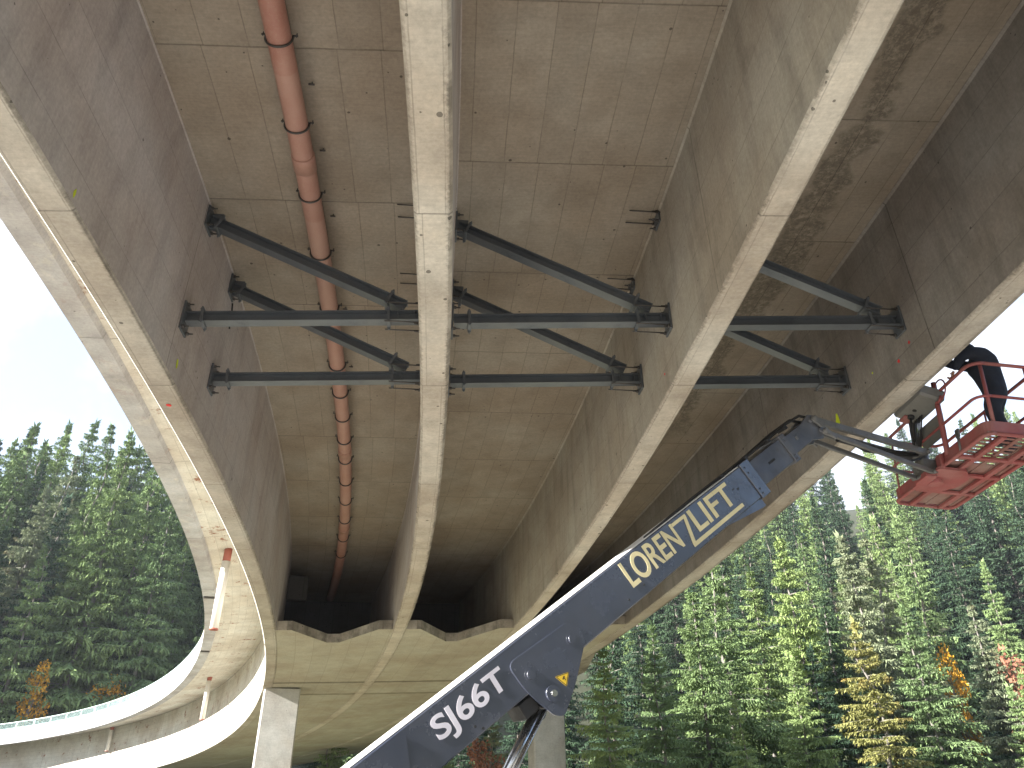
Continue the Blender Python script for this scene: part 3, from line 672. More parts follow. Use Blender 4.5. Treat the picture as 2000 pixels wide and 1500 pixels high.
mb = MB(); mb.tube([pp(.62, 0, .02), pp(.62, 0, .33)], .022, 8); mb.box(PF @ T((.62, .0, .29)), .08, .03, .13, bev=.006); lk(mb, 'toe_board_bracket', [M_jib])
mb = MB(); q = [pp(.78+.16*math.cos(a)*1.0, -.03, 1.08+.16*math.sin(a)) for a in np.linspace(0, 2*math.pi, 21)]
mb.tube(q, .012, 6); mb.tube([pp(.9, -.04, .93), pp(.8, -.05, .9), pp(.76, -.03, .98)], .022, 7); lk(mb, 'guard_hoop', [M_red])
# control box, its red hood and the lower tray
CFm = PF @ T((1.20, -.13, 1.06)) @ Matrix.Rotation(R(-14), 4, 'X')
mb = MB(); mb.box(CFm, .80, .40, .20, bev=.035); cb_ = lk(mb, 'control_box', [M_panel])
mb = MB(); mb.box(CFm @ T((-.22, .03, -.085)), .22, .08, .012, bev=.003); lk(mb, 'label_plate', [M_red])
mb = MB(); mb.tube([CFm @ Vector((.22, 0, -.08)), CFm @ Vector((.22, 0, -.14))], .05, 12); mb.tube([CFm @ Vector((.05, -.03, -.08)), CFm @ Vector((.05, -.03, -.11))], .03, 10); mb.tube([CFm @ Vector((.22, 0, -.12)), CFm @ Vector((.3, .05, -.3)), pp(1.75, .0, .3), pp(1.6, -.05, .1)], .02, 6)
for i in range(5): mb.tube([CFm @ Vector((.1+i*.05, .1, -.07)), CFm @ Vector((.12+i*.05, .12, -.2-.03*i)), pp(1.66+.03*i, .0, .3)], .011, 5)
lk(mb, 'cable', [M_black])
mb = MB(); mb.box(PF @ T((1.22, .02, .62)), .62, .03, .38, bev=.01); lk(mb, 'document_box', [M_panel])
mb = MB(); mb.tube([pp(1.62, -.02, .05), pp(1.62, -.05, 1.0)], .05, 8); mb.tube([pp(1.8, .0, .05), pp(1.62, .0, .5)], .02, 6); lk(mb, 'control_stand', [M_jib])
mb = MB(); mb.box(CFm @ T((.33, -.02, -.1)), .2, .14, .05, bev=.01); lk(mb, 'emergency_stop_guard', [M_red])

# ------------------------------------------------------------------ person
def skinned(name, joints, edges, mat, parent=None, sub=2, root=0):
    me = bpy.data.meshes.new(name); me.from_pydata([j[0] for j in joints], edges, [])
    o = bpy.data.objects.new(name, me); COL.objects.link(o)
    md = o.modifiers.new('skin', 'SKIN'); md.use_smooth_shade = True
    for i, j in enumerate(joints):
        r_ = j[1] if hasattr(j[1], '__len__') else (j[1], j[1]); me.skin_vertices[0].data[i].radius = r_
    me.skin_vertices[0].data[root].use_root = True
    sb = o.modifiers.new('sub', 'SUBSURF'); sb.levels = sub; sb.render_levels = sub
    dg = bpy.context.evaluated_depsgraph_get(); m2 = bpy.data.meshes.new_from_object(o.evaluated_get(dg)); m2.name = name
    m2.materials.clear(); m2.materials.append(mat)
    for p in m2.polygons: p.use_smooth = True
    COL.objects.unlink(o); bpy.data.objects.remove(o)
    ob = bpy.data.objects.new(name, m2); COL.objects.link(ob)
    if parent: keep(ob, parent)
    return ob
person = tag(empty('person', (6.85, 9.4, 4.24)), 'person in dark work clothes leaning over the rail of the red platform', 'person')
Y0 = 9.36
J = {}
jl = []; je = []
def j(name, x, y, z, r, to=None):
    J[name] = len(jl); jl.append(((x, y, z), r))
    if to: je.append((J[to], J[name]))
j('pelvis', 6.99, Y0, 5.20, (.20, .19))
j('waist', 6.945, Y0, 5.36, (.195, .19), 'pelvis'); j('chest', 6.94, Y0, 5.53, (.215, .20), 'waist'); j('sh', 6.90, Y0, 5.67, (.17, .15), 'chest'); j('neck', 6.845, Y0, 5.755, .06, 'sh'); j('nk2', 6.82, Y0, 5.80, .058, 'neck')
j('hipL', 6.93, Y0-.11, 5.12, .145, 'pelvis'); j('kneeL', 6.735, Y0-.12, 4.84, .118, 'hipL'); j('calfL', 6.745, Y0-.12, 4.66, .108, 'kneeL'); j('ankL', 6.79, Y0-.12, 4.33, .072, 'calfL')
j('hipR', 7.03, Y0+.11, 5.10, .15, 'pelvis'); j('kneeR', 6.90, Y0+.12, 4.87, .118, 'hipR'); j('calfR', 6.945, Y0+.12, 4.70, .108, 'kneeR'); j('ankR', 7.02, Y0+.12, 4.35, .072, 'calfR')
j('shL', 6.83, Y0-.17, 5.67, .125, 'sh'); j('upL', 6.70, Y0-.19, 5.70, .105, 'shL'); j('elL', 6.565, Y0-.15, 5.69, .088, 'upL'); j('fL', 6.50, Y0-.07, 5.58, .068, 'elL'); j('wrL', 6.455, Y0-.02, 5.50, .052, 'fL')
j('shR', 6.84, Y0+.17, 5.68, .095, 'sh'); j('upR', 6.70, Y0+.24, 5.74, .078, 'shR'); j('elR', 6.58, Y0+.27, 5.80, .068, 'upR'); j('wrR', 6.42, Y0+.26, 5.98, .045, 'elR')
skinned('work_clothes', jl, je, M_cloth, person)
# head with face features, cap and hair
hc = Vector((6.78, Y0, 5.835)); hf = Vector((-.86, 0, -.51)).normalized(); hu = Vector((-.51, 0, .86)).normalized(); hs = hu.cross(hf)
HF = frame(hc, hf, hs, hu)
def ell(mb, M, rx, ry, rz, n=14, m_=9, zc=-2, m=0, fn=None):
    pts = {}
    for a in range(m_+1):
        for b in range(n):
            t_ = math.pi*a/m_; ph = 2*math.pi*b/n
            p = Vector((rx*math.sin(t_)*math.cos(ph), ry*math.sin(t_)*math.sin(ph), rz*math.cos(t_)))
            pts[a, b] = M @ (fn(p) if fn else p)
    for a in range(m_):
        for b in range(n):
            mb.face([pts[a, b], pts[a+1, b], pts[a+1, (b+1) % n], pts[a, (b+1) % n]], m=m, smooth=True)
mb = MB()
def headfn(p):
    if p.z < 0: p = Vector((p.x*(1+.25*p.z/.12)+.012, p.y*(1+.35*p.z/.12), p.z))
    return p
ell(mb, HF, .095, .075, .115, fn=headfn)
ell(mb, HF @ T((.095, 0, -.012)), .018, .012, .025, 8, 6)
for sg_ in (-1, 1): ell(mb, HF @ T((-.005, sg_*.078, -.005)), .022, .008, .032, 8, 6)
ell(mb, HF @ T((.082, 0, -.062)), .012, .026, .008, 8, 5)
keep(mb.build('head', [M_skin]), person)
mb = MB()
for sg_ in (-1, 1): ell(mb, HF @ T((.086, sg_*.03, .012)), .009, .013, .008, 8, 5)
keep(mb.build('eyes', [M_black]), person)
mb = MB(); ell(mb, HF @ T((-.016, 0, .012)), .108, .092, .12, fn=lambda p: p if p.z > -.09 and p.x < .07 else Vector((min(p.x, .07)*.9, p.y*.95, max(p.z, -.1)*.95)))
keep(mb.build('knit_cap', [M_cloth]), person)
def hand(wr, dirv, side, palmn):
    d = dirv.normalized(); n = (palmn-d*palmn.dot(d)).normalized(); s_ = d.cross(n)*side
    P = [(wr, .026), (wr+d*.045, (.038, .018)), (wr+d*.085, (.038, .016))]
    E_ = [(0, 1), (1, 2)]
    for k, (o_, L) in enumerate(((-.032, .062), (-.011, .072), (.011, .068), (.031, .052))):
        b = wr+d*.085+s_*o_; i = len(P)
        P += [(b, .0095), (b+d*L*.5+n*.006, .009), (b+d*L*.68+n*L*.42, .0085), (b+d*L*.45+n*L*.8, .0075)]; E_ += [(2, i), (i, i+1), (i+1, i+2), (i+2, i+3)]
    i = len(P); b = wr+d*.03-s_*.035
    P += [(b, .011), (b+d*.03-s_*.03+n*.012, .010), (b+d*.055-s_*.03+n*.035, .009)]; E_ += [(1, i), (i, i+1), (i+1, i+2)]
    return skinned('hand', P, E_, M_skin, person, sub=1)
hand(Vector((6.455, Y0-.02, 5.49)), Vector((-.35, .3, -.75)), 1, Vector((-.6, .3, .2)))
hand(Vector((6.42, Y0+.26, 5.98)), Vector((-.8, 0, .6)), -1, Vector((-.2, 0, .9)))
for nm, (x, y, z), dx in (('l', (6.79, Y0-.12, 4.33), -.12), ('r', (7.02, Y0+.12, 4.35), -.12)):
    skinned('boot', [((x+.05, y, 4.27), .05), ((x, y, 4.36), .06), ((x-.06, y, 4.28), .05), ((x-.16, y-.01, 4.255), .042), ((x-.2, y-.01, 4.25), .03)], [(0, 1), (1, 2), (2, 3), (3, 4), (0, 2)], M_black, person, sub=1)

# ------------------------------------------------------------------ ground
def ground_mat():
    m, N = newmat('valley_ground'); g = N.n('ShaderNodeTexCoord').outputs['Object']
    s = N.n('ShaderNodeSeparateXYZ'); N.set(s.inputs[0], g)
    r = N.m('SQRT', N.m('ADD', N.m('MULTIPLY', s.outputs[0], s.outputs[0]), N.m('MULTIPLY', s.outputs[1], s.outputs[1])))
    n1 = N.noise(g, .25, 5, .6); n2 = N.noise(g, 6, 5, .7); n3 = N.noise(g, 40, 3, .7)
    gravel = N.mix(N.mr(n3, .3, .7), (.34, .325, .30), (.52, .50, .46)); gravel = N.mix(N.mr(n2, .4, .7, 0, .5), gravel, (.30, .27, .23))
    grass = N.mix(N.mr(n2, .3, .7), (.25, .235, .15), (.34, .315, .215))
    floor_ = N.mix(N.mr(n2, .3, .7), (.018, .020, .011), (.035, .042, .016))
    d = N.m('ADD', r, N.m('MULTIPLY', N.m('SUBTRACT', n1, .5), 10.0))
    c = N.mix(N.mr(d, 13, 18), gravel, grass); c = N.mix(N.mr(d, 40, 50), c, floor_)
    finish(N, c, .95, bump=n3, bs=.6, bd=.03); return m
mb = MB(); rs = [0, 4, 8, 12, 16, 20, 24, 28, 32, 36, 40, 45, 50, 55, 60, 66, 72, 80, 90, 100, 115, 130, 150, 170, 190, 215, 240, 300, 500, 900, 1500]
na = 96
def gz(r_, a):
    X, Y = r_*math.sin(a), r_*math.cos(a); k = min(r_, 235.0)
    z = G(k*math.sin(a), k*math.cos(a)) if r_ > 235 else G(X, Y)
    if r_ > 18: z += .5*math.sin(X*.21+1.3)*math.cos(Y*.17)+.25*math.sin(X*.5+Y*.43)
    return Vector((X, Y, z))
for i in range(len(rs)-1):
    for q in range(na):
        a, b = 2*math.pi*q/na, 2*math.pi*(q+1)/na
        if i == 0: mb.face([gz(0, 0), gz(rs[1], a), gz(rs[1], b)], smooth=True)
        else: mb.face([gz(rs[i], a), gz(rs[i+1], a), gz(rs[i+1], b), gz(rs[i], b)], smooth=True)
tag(mb.build('ground', [ground_mat()]), 'gravel and grass valley floor rising to forest slopes', None, None, 'structure')

# ------------------------------------------------------------------ trees
def leaf_mat(name, c1, c2, tint=(1, 1, 1), tips=None, trans=.28):
    m, N = newmat(name); g = N.n('ShaderNodeTexCoord').outputs['Object']
    oi = N.n('ShaderNodeObjectInfo'); geo = N.n('ShaderNodeNewGeometry')
    n = N.noise(g, 1.1, 4, .6); n2 = N.noise(g, 7, 3, .6)
    c = N.mix(N.mr(n, .32, .68), c1, c2)
    c = N.mix(N.m('MULTIPLY', oi.outputs['Random'], .5), c, (c1[0]*.75, c1[1]*.85, c1[2]*1.15))
    wn = N.n('ShaderNodeTexWhiteNoise', noise_dimensions='1D'); N.set(wn.inputs['W'], geo.outputs['Random Per Island'])
    v = N.mr(wn.outputs[0], 0, 1, .78, 1.22); cc = N.n('ShaderNodeCombineColor'); [N.set(cc.inputs[i], v) for i in range(3)]
    c = N.mix(1.0, c, cc.outputs[0], 'MULTIPLY')
    if tips: c = N.mix(N.mr(n2, .55, .68, 0, .8), c, tips)
    b = N.n('ShaderNodeBsdfPrincipled'); N.set(b.inputs['Base Color'], c); b.inputs['Roughness'].default_value = .75; b.inputs['Specular IOR Level'].default_value = .08
    tr_ = N.n('ShaderNodeBsdfTranslucent'); N.set(tr_.inputs[0], c)
    mx = N.n('ShaderNodeMixShader'); mx.inputs[0].default_value = trans*.15
    N.t.links.new(b.outputs[0], mx.inputs[1]); N.t.links.new(tr_.outputs[0], mx.inputs[2])
    o = N.n('ShaderNodeOutputMaterial'); N.t.links.new(mx.outputs[0], o.inputs[0]); return m
L_green = leaf_mat('spruce_needles_green', (.145, .21, .082), (.235, .305, .12))
L_dark = leaf_mat('spruce_needles_dark', (.038, .068, .038), (.08, .125, .066))  # darker needles; shade among the fill trees is put into this colour
L_light = leaf_mat('spruce_needles_light', (.190, .265, .095), (.295, .370, .145))
L_pale = leaf_mat('spruce_needles_pale', (.200, .235, .135), (.290, .315, .180), tips=(.22, .14, .075))
L_yellow = leaf_mat('conifer_needles_yellowing', (.20, .215, .075), (.31, .285, .105), tips=(.36, .22, .07))
L_orange = leaf_mat('autumn_needles_orange', (.50, .24, .025), (.62, .36, .04), trans=.4)
L_red = leaf_mat('autumn_leaves_red', (.24, .10, .06), (.34, .17, .10), trans=.4)
M_bark = paint('grey_bark', (.17, .15, .135), .9, 0, .5, (.07, .06, .05), 4.0)
M_bark2 = paint('pale_bark', (.19, .175, .16), .9, 0, .5, (.12, .10, .09), 4.0)

def spruce_mesh(seed, whorls=30, br=9, teeth=7, twigs=10, rad=.2, dens=1.0, bare=.05, twl=1.0, name='crown'):
    """unit height conifer of layered, toothed, drooping fronds; returns (crown mesh, trunk builder)"""
    g = random.Random(seed); V = []; Fc = []
    TV = MB()
    pts = [(g.uniform(-.003, .003)*k, g.uniform(-.003, .003)*k, k/8) for k in range(9)]; pts[-1] = (0, 0, .985)
    TV.tube(pts, .0105, 7, r2=.0012)
    def quad(p, d, n_, L, w):
        s_ = d.cross(n_)
        if s_.length < 1e-6: return
        s_.normalize(); b = len(V)
        V.extend([p, p+d*L*.4+s_*w, p+d*L, p+d*L*.4-s_*w]); Fc.append((b, b+1, b+2, b+3))
    lop = g.uniform(0, 6.28)
    for w in range(whorls):
        k_ = (w+g.uniform(-.3, .3)+.3)/whorls; k_ = min(max(k_, 0), 1)
        z = bare+(1-bare)*(1-(1-k_)**1.3); z = min(z, .985)
        q = 1-z
        env = rad*min(1.0, q*1.08+.022)**.88*(1 if z > .2 else .8+.2*z/.2)
        nb = max(4, int(br*(.5+.5*min(1, q*2.0)))); a0 = g.uniform(0, 6.28); gap = g.random()
        for k in range(nb):
            if g.random() > dens: continue
            a = a0+6.283*k/nb+g.uniform(-.35, .35)
            L = env*g.uniform(.6, 1.2)*(1+.15*math.cos(a-lop))
            if gap < .2: L *= .72
            o_ = Vector((math.cos(a), math.sin(a), 0)); side = Vector((-o_.y, o_.x, 0))
            P = []; p = Vector((0, 0, min(.985, max(bare*.6, z+g.uniform(-.55, .55)*q/whorls*1.6)))); n = 6; up0 = .42*z-.12+g.uniform(-.12, .12)
            for i in range(n+1):
                P.append(p.copy()); f = i/n
                sl = up0-.55*f*(1-.5*z)+.55*max(0, f-.6)
                p = p+(o_+Vector((0, 0, sl))).normalized()*L/n
            if g.random() < .5: TV.tube([P[0], P[2], P[4]], .0022, 3, cap=False, r2=.0007)
            # toothed frond, both sides, drooping at its margin
            wmax = L*g.uniform(.26, .38)
            for sg_ in (-1, 1):
                for i in range(teeth):
                    f0, f1 = .06+.90*i/teeth, .06+.90*(i+1)/teeth
                    def C(f):
                        x = f*n; c0 = min(n-1, int(x)); return P[c0].lerp(P[c0+1], x-c0)
                    c0, c1 = C(f0), C(f1); fm = (f0+f1)/2
                    wd = wmax*(min(1, fm*3.2)*(1-fm)**.75*1.25+.06)*g.uniform(.55, 1.25)
                    dr = (c1-c0)
                    tip = c0.lerp(c1, .6)+side*sg_*wd+dr.normalized()*wd*g.uniform(.2, .7)-Vector((0, 0, wd*g.uniform(.2, .75)))
                    b = len(V); V.extend([c0, c1, tip]); Fc.append((b, b+1, b+2))
                    for t_ in range(max(1, int(twigs*.1+.5))):
                        f_ = g.random(); pt = (c0.lerp(c1, .5)).lerp(tip, .25+.75*f_)
                        tl = twl*.0105*g.uniform(.6, 1.4)*(.45+.75*L/rad)
                        dv = (dr.normalized()*g.uniform(-.2, .9)+side*sg_*g.uniform(0, .8)+Vector((0, 0, g.uniform(-1.6, -.1)))).normalized()
                        quad(pt, dv, Vector((g.uniform(-1, 1), g.uniform(-1, 1), g.uniform(.1, 1))).normalized(), tl*1.6, tl*.2)
                        dv = (dr.normalized()*g.uniform(.2, 1)+side*sg_*g.uniform(.1, 1)+Vector((0, 0, g.uniform(-.2, .5)))).normalized()
                        quad(pt, dv, Vector((g.uniform(-1, 1), g.uniform(-1, 1), g.uniform(.1, 1))).normalized(), tl*1.1, tl*.17)
            quad(P[-2], (P[-1]-P[-2]).normalized(), Vector((g.uniform(-.3, .3), g.uniform(-.3, .3), 1)), L/n*1.6, .0035)
    for k in range(14):
        z = .93+.065*k/14; quad(Vector((0, 0, z)), Vector((g.uniform(-.5, .5), g.uniform(-.5, .5), .8)).normalized(), Vector((1, 0, .1)), .03, .004)
    me = bpy.data.meshes.new(name); me.from_pydata([tuple(v) for v in V], [], Fc); me.update()
    return me, TV
def make_proto(seed, mat, bark, **k):
    me, tv = spruce_mesh(seed, **k); me.materials.append(mat)
    to = tv.build('trunk', [bark], weld=False, recalc=False); tm = to.data; bpy.data.objects.remove(to)
    return me, tm
P_far = [make_proto(100+i, L_dark, M_bark, whorls=32, br=9, teeth=8, twigs=20, rad=r_*1.05, dens=d_, twl=1.15) for i, (r_, d_) in enumerate(((.17, .97), (.19, .95), (.155, .97), (.20, .92), (.175, .88)))]
P_mid = [make_proto(200+i, L_green, M_bark2, whorls=36, br=10, teeth=12, twigs=30, rad=r_*1.08, dens=d_, twl=.95, bare=b_) for i, (r_, d_, b_) in enumerate(((.20, .92, .04), (.215, .95, .03), (.175, .9, .05), (.21, .72, .1)))]
P_near = [make_proto(300+i, L_light, M_bark2, whorls=30, br=10, teeth=10, twigs=50, rad=r_, dens=d_, twl=.75, bare=.02) for i, (r_, d_) in enumerate(((.34, .95), (.32, .92), (.28, .95)))]
def put_tree(name, proto, x, y, h, mat, label, group, cat='tree', wide=1.0, rot=None, parts=True):
    z = G(x, y)-.3; 
    o = tag(empty(name, (x, y, z)), label, cat, group); o.scale = (h*wide, h*wide, h); o.rotation_euler = (rnd.uniform(-.02, .02), rnd.uniform(-.02, .02), rot if rot is not None else rnd.uniform(0, 6.28))
    c = bpy.data.objects.new('crown', proto[0]); COL.objects.link(c); c.parent = o
    c.material_slots[0].link = 'OBJECT'; c.material_slots[0].material = mat
    t = bpy.data.objects.new('trunk', proto[1]); COL.objects.link(t); t.parent = o
    return o
GR = 'conifers on the slope right of the bridge'; GL = 'conifers on the slope left of the bridge'
LM = {'tall': L_green, 'light': L_light, 'pale': L_pale, 'young': L_light, 'yellow': L_yellow, 'green': L_green, 'orange': L_orange, 'close': L_green, 'dark': L_dark}
near_trees = [
 (12.3, 45.4, 20.3, 'tall', 3, 1.0, 'tall ragged spruce with pale trunk showing through, right of the boom lift', GR),
 (20.5, 54.3, 24.2, 'light', 1, .95, 'bright green pointed spruce standing left of the pale brown topped spruces', GR),
 (24.9, 54.6, 24.5, 'pale', 0, 1.0, 'pale spruce with brown cones at its top behind the yellowing conifer', GR),
 (27.6, 57.5, 25.0, 'pale', 3, 1.0, 'thin pale spruce with brownish top right beside another pale spruce', GR),
 (13.3, 37.7, 12.6, 'young', 1, 1.0, 'small young spruce with light green tips at the bottom of the photo', GR),
 (19.0, 41.9, 15.4, 'yellow', 3, 1.1, 'yellowing conifer with bare grey trunk in the lower right forest', GR),
 (25.6, 49.8, 18.0, 'green', 1, 1.0, 'mid green spruce just right of the yellowing conifer', GR),
 (31.9, 53.1, 18.8, 'pale', 2, 1.0, 'grey green narrow spruce right of the small orange tree', GR),
 (23.6, 37.1, 12.0, 'light', 2, 1.0, 'light green spruce cut by the right photo edge at the bottom', GR),
 (15.7, 49.6, 20.3, 'green', 0, 1.0, 'dense green spruce between the trunk spruce and the bright green one', GR),
 (20.3, 50.0, 18.5, 'dark', 2, 1.0, 'dark shaded spruce behind the small young spruce', GR),
 (9.6, 41.5, 17.0, 'green', 1, 1.0, 'green spruce under the bridge edge left of the ragged trunk spruce', GR),
 (17.3, 45.0, 14.5, 'dark', 0, 1.0, 'dark spruce in deep shade left of the yellowing conifer', GR),
 (28.4, 46.0, 12.5, 'light', 0, .95, 'light green spruce below the small orange tree', GR),
 (-39.5, 69.6, 32.8, 'tall', 0, .85, 'largest green spruce in front of the left slope with thin pale trunk', GL),
 (-34.0, 70.2, 29.0, 'green', 1, .8, 'green spruce beside the parapet curve right of the largest left spruce', GL),
 (-47.5, 74.1, 29.5, 'pale', 3, .85, 'pale olive spruce with see-through crown on the left slope', GL),
 (-46.5, 70.0, 26.1, 'pale', 2, .95, 'olive spruce in front of the see-through pale spruce on the left', GL),
 (-46.0, 65.4, 22.0, 'dark', 1, .9, 'dark spruce at the left photo edge above the railing', GL),
 (-33.6, 74.8, 22.5, 'green', 1, .95, 'blue green spruce close against the edge of the curved deck', GL),
]
for (x, y, h, k, pi_, wd, lab, gr) in near_trees:
    put_tree('spruce_tree', P_mid[pi_], x, y, h, LM[k], lab, gr, wide=wd*(1.1 if gr == GR else 1.0))
for (x, y, h, pi_, mt, lab) in ((3.6, 30.6, 9.6, 0, L_light, 'nearest drooping spruce with broad branches just right of the second pier'), (6.4, 35.5, 13.0, 1, L_green, 'broad spruce with hanging branches below the right edge of the bridge'),
                      (9.4, 33.5, 9.2, 2, L_light, 'low fresh green spruce at the bottom between boom lift and trunk spruce'), (-.9, 37.0, 9.9, 0, L_pale, 'pale spruce seen under the boom left of the lift cylinder'), (1.3, 41.0, 10.5, 1, L_light, 'light green spruce between the lift cylinder and the second pier'), (-3.2, 40.0, 9.0, 2, L_green, 'small green spruce showing below the box slab under the boom')):
    put_tree('spruce_tree', P_near[pi_], x, y, h, mt, lab, GR, wide=.8)
# autumn trees
def leafy(seed, n, blobs, lw):
    g = random.Random(seed); V = []; Fc = []
    for k in range(n):
        c, r_ = blobs[g.randrange(len(blobs))]
        d = Vector((g.gauss(0, 1), g.gauss(0, 1), g.gauss(0, 1))).normalized()*r_*g.random()**.45; p = Vector(c)+d
        a = Vector((g.gauss(0, 1), g.gauss(0, 1), g.gauss(0, .6))).normalized(); b = a.cross(Vector((g.gauss(0, 1), g.gauss(0, 1), g.gauss(0, 1)))).normalized(); L = lw*g.uniform(.6, 1.4); i = len(V)
        V += [tuple(p-a*L), tuple(p+b*L*.55), tuple(p+a*L), tuple(p-b*L*.55)]; Fc.append((i, i+1, i+2, i+3))
    me = bpy.data.meshes.new('crown'); me.from_pydata(V, [], Fc); me.update()
    tv = MB(); tv.tube([(0, 0, 0), (.01, .0, .3), (-.01, .01, .6), (0, 0, .9)], .016, 6, r2=.004)
    for c, r_ in blobs: tv.tube([(0, 0, max(.1, c[2]-.28)), tuple(Vector(c)*.6+Vector((0, 0, c[2]*.35))), c], .007, 4, cap=False, r2=.002)
    to = tv.build('trunk', [M_bark], weld=False, recalc=False); tm = to.data; bpy.data.objects.remove(to); return me, tm
g2 = random.Random(5)
def blobs(n, r0, z0_, z1_, sp):
    out = []
    for k in range(n):
        z = z0_+(z1_-z0_)*(k+.5)/n; a = g2.uniform(0, 6.28); q = sp*(1-.75*abs((z-z0_)/(z1_-z0_)-.35)); out.append(((math.cos(a)*q*g2.random(), math.sin(a)*q*g2.random(), z), r0*g2.uniform(.6, 1.2)))
    return out
P_leaf = []
for i in range(3):
    pm = leafy(40+i, 2600, blobs(22, .085, .18, .97, .2), .014); pm[0].materials.append(L_orange); P_leaf.append(pm)
LG = 'autumn coloured trees in the forest'
put_tree('larch_tree', P_leaf[0], 31.0, 56.6, 16.4, L_orange, 'small bright orange larch among green spruces at the right', LG, wide=.40)
put_tree('maple_tree', P_leaf[1], 33.6, 51.7, 15.2, L_red, 'dull red leafed tree at the right photo edge', LG, wide=.6)
put_tree('maple_tree', P_leaf[2], -39.2, 65.1, 12.3, L_orange, 'orange leafed tree against dark forest above the left railing', LG, wide=.6)
put_tree('maple_tree', P_leaf[0], -35.1, 69.0, 10.9, L_orange, 'orange bush just showing above the sunlit parapet', LG, wide=.9)
put_tree('maple_tree', P_leaf[1], -1.0, 31.0, 6.2, L_red, 'rust brown shrub low under the boom beside the lift cylinder', LG, wide=.8)
# the forest behind
far = [(-56.2, 77.8, 31.1), (-59.7, 80.2, 28.2), (-58.3, 87.3, 31.4), (-53.4, 84.5, 33.1), (-50.7, 83.9, 33.0), (-53.9, 93.6, 32), (-42.4, 81.7, 30.6), (-39.5, 86.4, 25.9),
       (47.2, 74.3, 17), (45.6, 89.0, 25.9), (40.5, 74.7, 24.2), (48.9, 81.5, 19.9), (37.3, 87.4, 25.6), (70.4, 97.2, 23.8)]
placed = [(x, y) for x, y, *_ in near_trees]+[(x, y) for x, y, _ in far]
g3 = random.Random(11)
def scatter(az0, az1, r0, r1, sp, n, hmin, hmax):
    out = []; tries = 0
    while len(out) < n and tries < n*60:
        tries += 1
        a = R(g3.uniform(az0, az1)); r_ = math.sqrt(g3.uniform(r0*r0, r1*r1)); x, y = r_*math.sin(a), r_*math.cos(a)
        if any((x-px)**2+(y-py)**2 < sp*sp for px, py in placed): continue
        placed.append((x, y)); out.append((x, y, g3.uniform(hmin, hmax)))
    return out
FR = [(x, y, h) for x, y, h in far if x > 0]+scatter(3, 41, 52, 80, 5.2, 42, 13, 21)+scatter(6, 42, 80, 125, 6.2, 62, 17, 27)+scatter(12, 43, 125, 175, 6.5, 45, 22, 29)+scatter(-14, 3.2, 46, 60, 4.0, 22, 11, 14.5)+scatter(-14, 1.5, 62, 78, 4.6, 14, 13, 16)
FL = [(x, y, h) for x, y, h in far if x < 0]+scatter(-44, -17, 76, 92, 4.2, 32, 21, 27)+scatter(-45, -20, 92, 118, 5.0, 48, 22, 29)+scatter(-38.5, -26, 80, 104, 2.9, 34, 25, 31)
for i, (x, y, h) in enumerate(FR+FL):
    right = x > 0 or x > -19.5
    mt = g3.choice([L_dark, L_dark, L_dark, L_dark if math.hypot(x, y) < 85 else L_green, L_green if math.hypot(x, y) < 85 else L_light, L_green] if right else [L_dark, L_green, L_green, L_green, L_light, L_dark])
    pr = g3.choice(P_far); 
    cn = {L_dark.name: 'dark green', L_green.name: 'mid green', L_light.name: 'light green', L_pale.name: 'pale grey green'}[mt.name]
    put_tree('spruce_tree', pr, x, y, h, mt, f'{cn} spruce in the dense forest behind, {"right" if right else "left"} of the bridge', GR if right else GL, wide=g3.uniform(.85, 1.15))

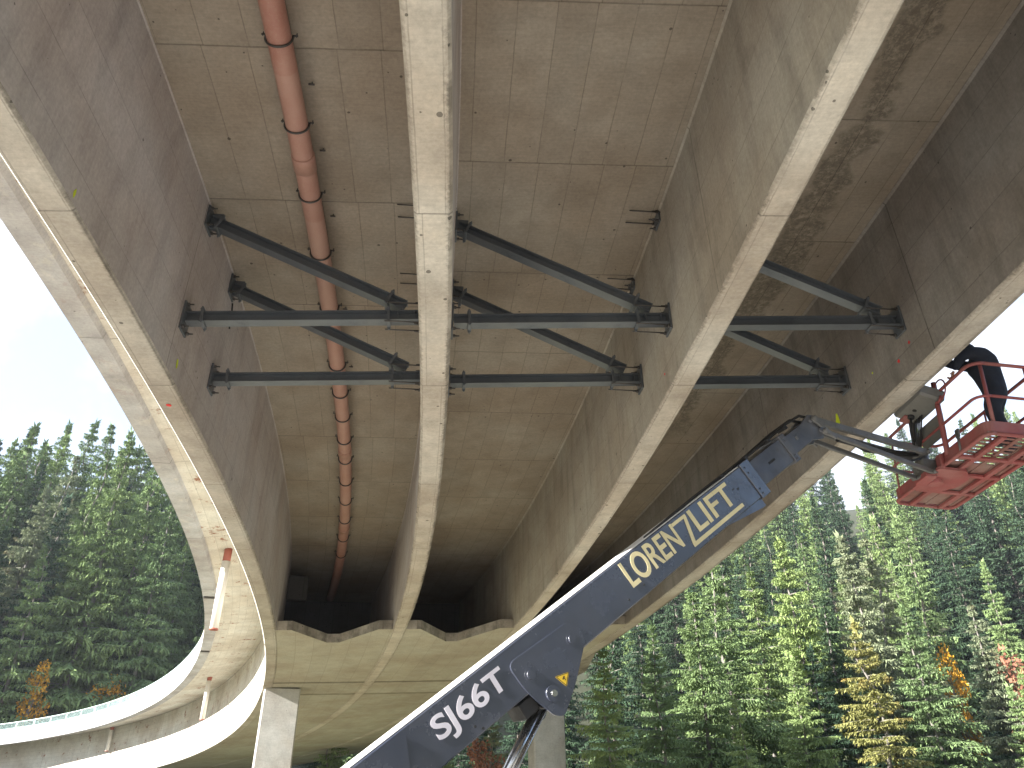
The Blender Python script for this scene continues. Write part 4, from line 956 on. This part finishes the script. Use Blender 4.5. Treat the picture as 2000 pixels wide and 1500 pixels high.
# ------------------------------------------------------------------ light
EL, AZ = 22.0, -116.0
sd = bpy.data.lights.new('sun', 'SUN'); sd.energy = 5.0; sd.angle = R(.5); sd.color = (1, .95, .87)
so = bpy.data.objects.new('sun', sd); COL.objects.link(so)
sv = Vector((math.sin(R(AZ))*math.cos(R(EL)), math.cos(R(AZ))*math.cos(R(EL)), math.sin(R(EL))))
so.rotation_euler = sv.to_track_quat('Z', 'Y').to_euler()
w = bpy.data.worlds.new('World'); scene.world = w; w.use_nodes = True
nt = w.node_tree; nt.nodes.clear()
class WN(NT):
    def __init__(s, t): s.t = t
N = WN(nt)
sky = N.n('ShaderNodeTexSky', sky_type='NISHITA', sun_disc=False, sun_elevation=R(EL), sun_rotation=R(AZ), altitude=1400)
tc = N.n('ShaderNodeTexCoord').outputs['Generated']
mp = N.n('ShaderNodeMapping'); N.set(mp.inputs[0], tc); mp.inputs['Scale'].default_value = (1, 1, 1.8)
cl = N.mr(N.noise(mp.outputs[0], 2.3, 8, .58), .18, .42, 0, 1, True)
vd = N.n('ShaderNodeVectorMath', operation='DOT_PRODUCT'); N.set(vd.inputs[0], tc); vd.inputs[1].default_value = (.84, -.37, .40)
cl = N.m('MULTIPLY', cl, N.mr(vd.outputs['Value'], .55, .9, 1.0, .12, True))
v2 = N.n('ShaderNodeVectorMath', operation='DOT_PRODUCT'); N.set(v2.inputs[0], tc); v2.inputs[1].default_value = (-.50, .767, .402)
cl = N.m('MULTIPLY', cl, N.mr(N.m('ADD', v2.outputs['Value'], N.m('MULTIPLY', N.m('SUBTRACT', N.noise(tc, 9, 5, .6), .5), .035)), .985, .998, 1.0, .45, True))
col = N.mix(N.m('MULTIPLY', cl, .9), sky.outputs[0], (3.1, 3.25, 3.55))
bg = N.n('ShaderNodeBackground'); N.set(bg.inputs[0], col); bg.inputs[1].default_value = .1
ow = N.n('ShaderNodeOutputWorld'); nt.links.new(bg.outputs[0], ow.inputs[0])

scene.view_settings.view_transform = 'Standard'; scene.view_settings.look = 'None'; scene.view_settings.gamma = 1.0
scene.view_settings.exposure = 2.2
# ------------------------------------------------------------------ valley air
hz = bpy.data.materials.new('valley_haze'); hz.use_nodes = True; hn = hz.node_tree; hn.nodes.clear()
pv = hn.nodes.new('ShaderNodeVolumePrincipled'); pv.inputs['Color'].default_value = (.80, .88, 1, 1); pv.inputs['Density'].default_value = .0003; pv.inputs['Anisotropy'].default_value = .2
ho = hn.nodes.new('ShaderNodeOutputMaterial'); hn.links.new(pv.outputs[0], ho.inputs['Volume'])
mb = MB(); mb.box(T((0, 80, 45)), 560, 400, 130); hzo = mb.build('haze', [hz]); tag(hzo, 'thin bluish autumn air in the valley', None, None, 'stuff')
scene.cycles.diffuse_bounces = 5; scene.cycles.max_bounces = 8; scene.cycles.use_denoising = True
